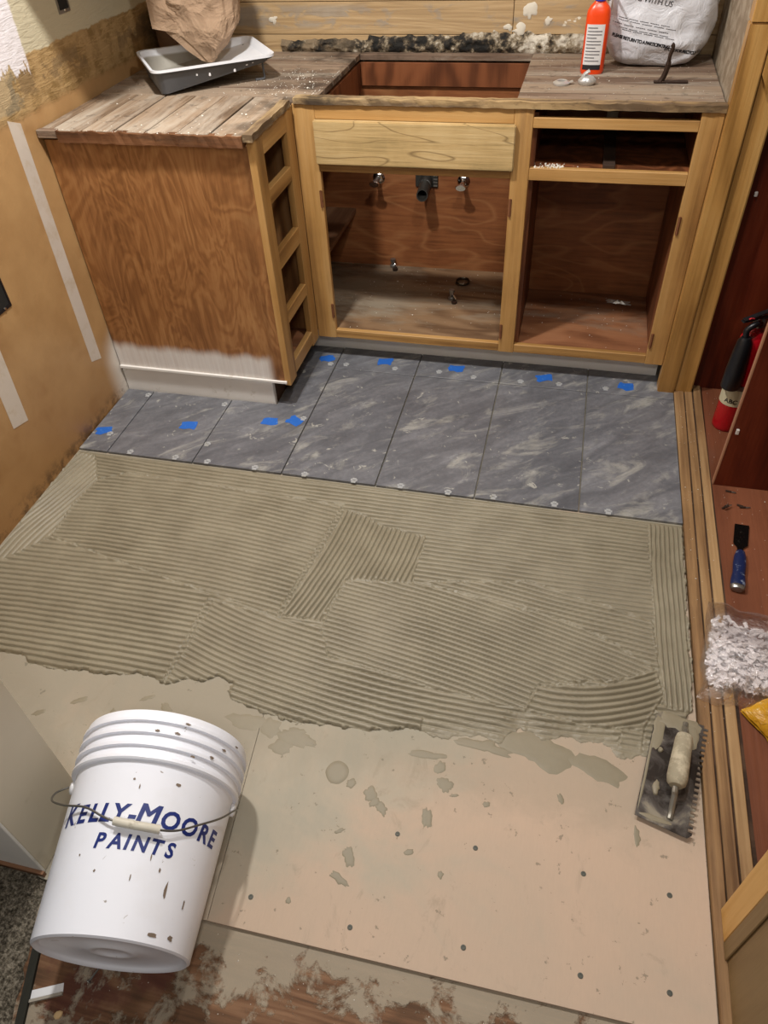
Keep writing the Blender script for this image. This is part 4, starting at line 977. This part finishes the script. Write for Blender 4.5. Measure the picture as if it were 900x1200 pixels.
# ------------------------------------------------------------------ orange bottle
def bottle():
    x, y = .487, 1.005
    root = empty('orange_bottle', (x, y, zt), 'orange squeeze bottle with a blue cap and white label', 'bottle')
    prof = [(.03, .0), (.90, .0), (1.0, .006), (1.0, .150), (.95, .162), (.80, .172), (.55, .181), (.45, .184), (.45, .186), (.03, .186)]
    R = []
    mb = MB(); n = 40
    def ring(r, a):
        o = []
        for k in range(n):
            t = 2*PI*k/n; e = .72
            o.append((x+.0345*r*math.copysign(abs(math.cos(t))**e, math.cos(t)), y+.021*r*math.copysign(abs(math.sin(t))**e, math.sin(t)), zt+a))
        return o
    mb.rings([ring(r, a) for r, a in prof]); bv = bvh_of(mb)
    obj('bottle_body', mb, plain('orange plastic', '#ee4a16', .3), root, smooth=True)
    obj('cap', MB().lathe([(.001, 0), (.0155, 0), (.0155, .030), (.013, .045), (.007, .052), (.006, .070), (.001, .071)], (x, y, zt+.186), Z, X, Y, 24), plain('blue cap', '#2436a8', .35), root, smooth=True)
    s = on_surface(bv, Vector((x, y-.2, zt)), X, Z, Y, .0005)
    lb = MB().grid(lambda u, v: s(-.029+.052*u, .022+.108*v), 14, 10); obj('front_label', lb, plain('white label', '#d9d7d6', .5), root, smooth='all')
    lb = MB().grid(lambda u, v: (lambda p: (p[0], p[1]-.0004, p[2]))(s(-.029+.052*u, .013+.013*v)), 14, 2); obj('label_band', lb, m_ink, root)
    tx = MB(); s2 = on_surface(bv, Vector((x-.0025, y-.2, zt)), X, Z, Y, .0012)
    for i in range(11):
        z_ = .120-i*.0085; w_ = .021 if i % 3 else .014
        tx.grid(lambda u, v: s2(-.023+2*w_*u, z_+.0025*v), 8, 1)
    obj('fine_print', tx, plain('grey print', '#6e6c70', .6), root, kind='stuff')
bottle()

# ------------------------------------------------------------------ white shopping bag with print
def shop():
    root = empty('shopping_bag', (.665, 1.11, zt), 'white plastic shopping bag with black print in the worktop corner', 'bag')
    secs = [(.003, .085, .035), (.010, .115, .055), (.03, .135, .07), (.07, .152, .08), (.12, .160, .085), (.18, .160, .085), (.25, .150, .08), (.32, .12, .065), (.37, .07, .04), (.41, .03, .02), (.44, .05, .03)]
    mb = MB(); n = 72; R = []; m = 44
    import bisect
    zs = [s[0] for s in secs]
    for q in range(m+1):
        z_ = zs[0]+(zs[-1]-zs[0])*(q/m)**1.15
        i = min(len(secs)-2, max(0, bisect.bisect(zs, z_)-1)); t_ = (z_-zs[i])/(zs[i+1]-zs[i]); a = secs[i][1]*(1-t_)+secs[i+1][1]*t_; b = secs[i][2]*(1-t_)+secs[i+1][2]*t_
        ring = []
        for k in range(n):
            t = 2*PI*k/n; X1 = math.cos(t); Y1 = math.sin(t)
            cr = 1+.10*(float(vn(X1*2.2+5, z_*14+Y1*2))-.5)+.05*(float(vn2(X1*6+9, z_*30+Y1*4))-.5)-.03*abs(math.sin(t*5+z_*30+3*float(vn(z_*9, 2))))
            ring.append((.668+a*cr*math.copysign(abs(X1)**.7, X1)+.02*z_, 1.115+b*cr*math.copysign(abs(Y1)**.8, Y1)+.01*fn1(z_*30, X1*3), zt+z_))
        R.append(ring)
    mb.rings(R); bv = bvh_of(mb)
    t = MT('thin white plastic'); v = t.coord()
    nz = t.noise(v, 18, 4, .6, 1.2)
    t.set(t.b.inputs['Transmission Weight'], .0)
    obj('film', mb, t.fin(t.mix(nz, '#c9cbd2', '#dfe0e6'), .28, nz, .008, spec=.5), root, smooth='all')
    # print
    tx = MB(); rt = Vector((.985, 0, -.17)).normalized(); up = Vector((.17, 0, .985)).normalized()
    def put(s, sz, x, z_, off=0, sh=0, sp_=1.0, step=.01):
        bm = text_mesh(s, sz, sh, off, 'LEFT', step=step, spacing=sp_); tx = MB(); text_add(tx, bm, on_surface(bv, Vector((x, .9, z_)), rt, up, Y, .0008)); obj('printed_line', tx, m_ink, root, recalc=False)
    put('Thank you', .060, .545, 1.185, .0008, .5)
    put('for time', .040, .60, 1.115, .0006, .45)
    put('SHOPPING WITH US', .0215, .505, 1.087, 0, 0, .95)
    put('PLEASE RETURN TO A PARTICIPATING', .0120, .533, .981, .0006, 0, .82, .006)
    put('STORE FOR RECYCLING', .0120, .690, .948, .0006, 0, .82, .006)
    fp_ = MB()
    for zz, x0, x1 in ((1.032, .545, .70), (1.026, .545, .72), (1.018, .53, .70), (1.006, .55, .70), (1.000, .56, .72)):
        nn = 30
        for i in range(nn):
            if i % 6 == 5: continue
            a = x0+(x1-x0)*i/nn; s = on_surface(bv, Vector((a, .9, zz-.17*(a-x0))), rt, up, Y, .0008); fp_.grid(lambda u, v: s(u*(x1-x0)/nn*.8, v*.0016), 1, 1)
    obj('fine_print', fp_, m_ink, root, kind='stuff')
shop()

# ------------------------------------------------------------------ small hardware on the worktop
def smalls():
    r = empty('metal_ring_nut', (.408, .875, zt), 'flat bright metal ring lying on the worktop left of the clamp', 'fitting')
    obj('ring_body', MB().lathe([(.012, 0), (.024, 0), (.025, .005), (.015, .010), (.012, .008), (.012, 0)], (.405, .873, zt+.0012), Z, X, Y, 20, cap=False), m_silver, r, smooth=True)
    obj('ring_tab', MB().obox((.428, .875, zt+.006), (Vector((.9, .2, .3)).normalized(), Vector((-.2, .95, 0)).normalized(), Vector((-.3, 0, .95)).normalized()), (.010, .007, .001)), m_silver, r)
    r = empty('metal_clamp', (.478, .873, zt), 'lumpy bright metal clamp standing in front of the orange bottle', 'fitting')
    obj('clamp_body', MB().lathe([(.001, 0), (.016, 0), (.021, .007), (.021, .012), (.013, .022), (.001, .026)], (.478, .873, zt+.001), Z, X*1.25, Y*.9, 14), m_silver, r, smooth=True)
    obj('clamp_bolt', MB().tube([(.462, .865, zt+.016), (.470, .868, zt+.030), (.482, .872, zt+.037)], .0055, 8), m_silver, r, smooth=True)
    r = empty('iron_bracket', (.71, .905, zt), 'rusty bent iron bracket standing in front of the white bag', 'bracket')
    obj('foot_bar', MB().obox((.716, .905, zt+.003), (Vector((1, .02, 0)).normalized(), Y, Z), (.048, .007, .0022)), m_rust, r, .001)
    obj('hooked_arm', MB().tube(spline([(.686, .905, zt+.003), (.694, .904, zt+.018), (.699, .900, zt+.045), (.699, .895, zt+.070), (.703, .892, zt+.094), (.698, .892, zt+.100)], 4), [.0085]*10+[.006]*11, 6), m_rust, r)
    # drain and stop valves on the back of the sink cabinet
    r = empty('drain_stub', (-.068, 1.228, .47), 'dark drain pipe stub with an escutcheon inside the sink cabinet', 'pipe')
    obj('flange', MB().box(-.115, -.028, 1.222, 1.2278, .447, .525), plain('vent plate', '#3b3a37', .6, .4), r, .002)
    for k in range(6): obj('flange_slat', MB().box(-.045, -.030, 1.2185, 1.2218, .452+.012*k, .458+.012*k), m_steel, r)
    obj('pipe', MB().lathe([(.018, .0), (.022, 0), (.022, .02), (.024, .021), (.024, .045), (.022, .046), (.022, .10), (.018, .10), (.018, .0)], (-.072, 1.2275, .478), (-Y*.96-Z*.28).normalized(), X, (-Y*.28*-1+Z*.96).normalized(), 24, cap=False), plain('dark abs pipe', '#2c2b28', .4, .2), r, smooth=True)
    for k, (x, s) in enumerate(((-.262, 'left stop valve with chrome escutcheon under the sink opening'), (.070, 'right stop valve with chrome escutcheon under the sink opening'))):
        r = empty('stop_valve', (x, 1.228, .475), s, 'valve', 'stop valves in the sink cabinet')
        obj('escutcheon', MB().lathe([(.006, .012), (.018, .008), (.025, .0), (.006, 0)], (x, 1.2278, .472), -Y, X, Z, 24), m_chrome, r, smooth=True)
        obj('stub', MB().lathe([(.001, 0), (.009, 0), (.009, .045), (.012, .047), (.012, .060), (.001, .060)], (x, 1.222, .474), -Y, X, Z, 14), m_chrome if k else m_steel, r, smooth=True)
        obj('knob', MB().lathe([(.001, 0), (.016, 0), (.017, .004), (.014, .010), (.001, .010)], (x, 1.161, .474), -Y, X*1.3, Z*.7, 16), m_chrome, r, smooth=True)
    # fittings lying in the sink cabinet
    zf = .1192
    r = empty('copper_ring', (.095, 1.112, zf), 'bronze ring lying on the sink cabinet floor', 'ring')
    mb = MB(); R = []
    for i in range(28):
        a = 2*PI*i/28; c = Vector((.095+.027*math.cos(a), 1.112+.027*math.sin(a), zf+.007)); d = Vector((math.cos(a), math.sin(a), 0))
        R.append([c+d*.003*math.cos(q)+Z*.0062*math.sin(q) for q in [2*PI*k/8 for k in range(8)]])
    obj('ring_band', mb.rings(R, close=True), plain('bronze', '#6b6154', .3, .9), r, smooth=True)
    for nm, (x, y), lab, tall in (('compression_fitting', (-.214, 1.215), 'small bright pipe fitting at the back of the sink cabinet floor', .034), ('brass_fitting', (.073, .975), 'upright brass fitting near the front of the sink cabinet floor', .040)):
        r = empty(nm, (x, y, zf), lab, 'fitting')
        obj('fitting_body', MB().lathe([(.001, 0), (.013, 0), (.014, .008), (.008, .012), (.008, tall-.012), (.011, tall-.010), (.011, tall), (.001, tall)], (x, y, zf), Z, X, Y, 8), m_steel, r)
        obj('fitting_spout', MB().tube([(x, y, zf+tall*.5), (x+.012, y-.012, zf+tall*.42), (x+.020, y-.022, zf+.010)], .005, 8), m_chrome, r, smooth=True)
        obj('fitting_nut', MB().lathe([(.001, 0), (.011, 0), (.011, .008), (.001, .008)], (x+.015, y-.03, zf), Z, X, Y, 6), m_rust, r)
    r = MB(); n = 9
    cx, cy = .695, 1.045
    foil = MB().grid(lambda u, v: (cx-.04+.085*u+.008*fn1(v*4, u*3), cy-.012+.03*v-.012*u, zf+.0015+.018*float(vn(u*7+3, v*5+8))*math.sin(PI*u)*math.sin(PI*min(1, v*1.2+.05))), 18, 8)
    obj('foil_scrap', foil, plain('crumpled foil', '#cfccc6', .4, .5), None, origin=(cx, cy, zf), label='crumpled silver foil scrap on the right cabinet floor', cat='scrap')
    # screw, metal strip, chip near the bucket
    zf = -.018
    r = empty('loose_screw', (-.187, -1.40, zf), 'single loose screw lying beside the bucket bottom', 'screw')
    d = Vector((.35, .92, .12)).normalized(); b = Vector((-.196, -1.412, zf+.0045)); s = d.cross(Z).normalized(); u = s.cross(d)
    obj('screw_head', MB().lathe([(.001, 0), (.0045, 0), (.0045, .0015), (.002, .004)], b, d, s, u, 12), m_steel, r)
    obj('shank', MB().lathe([(.002, .004)]+[(.0022 if k % 2 else .0016, .004+.0012*k) for k in range(20)]+[(.0004, .032)], b, d, s, u, 8), m_steel, r)
    a = Vector((-.300, -1.466, 0)); e = Vector((-.235, -1.436, 0)); dd = (e-a).normalized(); ss = Vector((-dd.y, dd.x, 0))
    r = empty('metal_offcut', (-.268, -1.45, zf), 'short white metal strip offcut on the plywood by the carpet', 'offcut')
    obj('flat_face', MB().prism([(p.x, p.y) for p in (a, e, e+ss*.015, a+ss*.015+dd*.010)], zf+.0003, zf+.002), m_white, r)
    obj('folded_lip', MB().prism([(p.x, p.y) for p in (a-ss*.005, e-ss*.005, e-ss*.0002, a-ss*.0002)], zf+.0003, zf+.006), plain('dull lip', '#a39c90', .5), r)
    cm = MB(); blob(cm, -.2245, -1.469, .0085, .007, .3, zf+.0001, .004, 4, 9)
    obj('wood_chip', cm, plain('pale chip', '#d9b98a', .8), None, origin=(-.2245, -1.469, zf), label='small pale wood chip beside the metal offcut', cat='chip')
    # driver bits on the red floor
    zf = -.0048
    for x0, y0, x1, y1, lab in ((1.020, .083, 1.040, .108, 'slim dark driver bit lying nearest the threshold'), (1.024, .080, 1.047, .098, 'slim dark driver bit crossing under another one'), (1.062, .108, 1.092, .098, 'dark driver bit below the mahogany panel, right of the crossed pair'), (1.068, .098, 1.100, .102, 'dark driver bit touching the right-hand bit below the mahogany panel'), (1.036, .165, 1.066, .160, 'dark driver bit pressed against the foot of the mahogany panel')):
        d = (Vector((x1, y1, 0))-Vector((x0, y0, 0))); L = d.length; d.normalize(); s = d.cross(Z)
        if 'crossing' in lab: zz = .0095
        else: zz = .0032
        r = empty('driver_bit', (x0, y0, zf), lab, 'bit', 'driver bits on the red floor')
        obj('bit_shank', MB().lathe([(.0005, 0), (.0028, .001), (.0030, L*.5), (.0018, L*.55)], (x0, y0, zf+zz), d, s, Z, 6), m_rust, r)
        obj('bit_tip', MB().lathe([(.0018, L*.55), (.0018, L*.85), (.0005, L)], (x0, y0, zf+zz), d, s, Z, 6), m_steel, r)
    # electrical boxes
    for y, z_, lab in ((.640, 1.172, 'metal electrical box high on the left wall above the worktop'), (-.055, .590, 'black electrical box at the left edge of the gold wall')):
        r = empty('electrical_box', (-1.0325, y, z_), lab, 'electrical box')
        fr = MB(); w_, h_ = .030, .052
        fr.box(-1.0322, -1.0295, y-w_, y+w_, z_+h_-.008, z_+h_); fr.box(-1.0322, -1.0295, y-w_, y+w_, z_-h_, z_-h_+.008); fr.box(-1.0322, -1.0295, y-w_, y-w_+.006, z_-h_+.008, z_+h_-.008); fr.box(-1.0322, -1.0295, y+w_-.006, y+w_, z_-h_+.008, z_+h_-.008)
        obj('box_rim', fr, m_steel if z_ > 1 else m_black, r)
        obj('box_cavity', MB().box(-1.0322, -1.0312, y-w_+.006, y+w_-.006, z_-h_+.008, z_+h_-.008), m_dark, r)
        obj('box_screw', MB().lathe([(.0005, 0), (.004, 0), (.003, .003), (.0005, .003)], (-1.0296, y, z_-h_+.006), X, Y, Z, 10), m_chrome, r)
smalls()

# ------------------------------------------------------------------ wall cabinet over the left worktop (above the frame, casts the corner shade)
wc = empty('wall_cabinet', (-.88, .8, 1.4), 'wall cabinet hanging over the left worktop corner', 'cabinet')
obj('carcass', MB().box(-1.0315, -.745, .36, 1.245, 1.405, 2.2), m_casing, wc, .002)
obj('door', MB().box(-.7445, -.726, .365, .80, 1.41, 2.19), m_casing, wc, .003); obj('door', MB().box(-.7445, -.726, .804, 1.24, 1.41, 2.19), m_casing, wc, .003)

# ------------------------------------------------------------------ carpet
def carpet():
    def f(u, v):
        y = -1.268-.55*v; xr = -.376+.33*(-1.268-y)+.004*fn1(y*60, 3); x = -1.1+(xr+1.1)*u
        e = min(1, (1-u)*40)
        return (x, y, -.017+.014*e*(.6+.5*float(vn(x*60, y*60))+.4*float(vn2(x*190, y*190))))
    mb = MB().grid(f, 300, 170)
    t = MT('brown grey carpet'); v = t.coord(world=True); n = t.noise(v, 150, 4, .7)
    c = t.ramp(n, [(.35, '#2e2a22'), (.5, '#5c554a'), (.65, '#8a8274')])
    obj('carpet', mb, t.fin(c, .95, n, .006, spec=.1), smooth='all', label='worn grey brown carpet edge at the lower left', cat='carpet', kind='stuff')
carpet()
ob = obj('carpet_tack_strip', MB().prism([(-.366, -1.27), (-.350, -1.27), (-.170, -1.82), (-.186, -1.82)], -.0178, -.009), wood('black tack strip', ('#1d1c16', '#2e2d24', '#44423a'), 'y', 3, 5, .8), None, label='dark strip along the carpet edge', cat='strip')

# ------------------------------------------------------------------ crumbs
def crumbs(name, n, region, label, s0=.0006, s1=.0024, seed=1, m=None):
    r = random.Random(seed); mb = MB()
    for i in range(n):
        x, y, z_ = region(r); s = r.uniform(s0, s1)*(2 if r.random() < .06 else 1)
        v = [(x+s*r.uniform(.5, 1.1)*a, y+s*r.uniform(.5, 1.1)*b, z_+max(0, c)*s*r.uniform(.6, 1)) for a, b, c in ((1, 0, 0), (0, 1, 0), (-1, 0, 0), (0, -1, 0), (0, 0, 1))]
        mb.add(v, [(0, 1, 4), (1, 2, 4), (2, 3, 4), (3, 0, 4), (3, 2, 1, 0)])
    return obj(name, mb, m or m_crumb, None, label=label, cat='debris', kind='stuff')
def cr1(r):
    if r.random() < .6: return (r.gauss(-.42, .09), r.uniform(.70, 1.0), zt+.0012)
    return (r.uniform(-1.0, -.39), r.uniform(.34, 1.2), zt+.0012)
def clampx(f, x0, x1):
    def g_(r):
        x, y, z_ = f(r); return (min(x1, max(x0, x)), y, z_)
    return g_
crumbs('plaster_crumbs', 420, clampx(cr1, -1.02, -.315), 'white plaster crumbs scattered over the left worktop', seed=2)
crumbs('plaster_crumbs', 160, lambda r: (r.uniform(.30, .84), r.uniform(.71, 1.2), zt+.0012), 'white plaster crumbs on the worktop right of the sink hole', s1=.0018, seed=3)
crumbs('plaster_crumbs', 150, lambda r: (r.uniform(-.36, .33), r.uniform(.71, 1.22), .1192), 'plaster crumbs on the sink cabinet floor', seed=4)
crumbs('plaster_crumbs', 60, lambda r: (r.uniform(.37, .78), r.uniform(.71, 1.08), .1192), 'plaster crumbs on the right cabinet floor', seed=5)
crumbs('plaster_crumbs', 90, lambda r: (r.gauss(.40, .03), r.uniform(.682, .72), .7192), 'small heap of plaster rubble on the right drawer rail', s0=.001, s1=.004, seed=6)
crumbs('plaster_crumbs', 110, lambda r: (r.uniform(.915, .985), r.uniform(-.7, .64), .0028), 'pale specks on the wooden threshold', s0=.0004, s1=.0015, seed=7)
crumbs('plaster_crumbs', 120, lambda r: (r.uniform(1.005, 1.2), r.uniform(-.3, .7), -.0048), 'pale specks on the red brown floor', s0=.0004, s1=.0016, seed=8)
crumbs('plaster_crumbs', 60, lambda r: (r.uniform(-.97, -.41), r.uniform(.333, .35), zt+.0002), 'plaster crumbs along the dark worktop edge', seed=9)
crumbs('grit', 90, lambda r: (r.uniform(-.25, .7), r.uniform(-1.46, -1.28), -.0178), 'grit on the bare plywood by the bucket', s0=.0004, s1=.0016, seed=10)
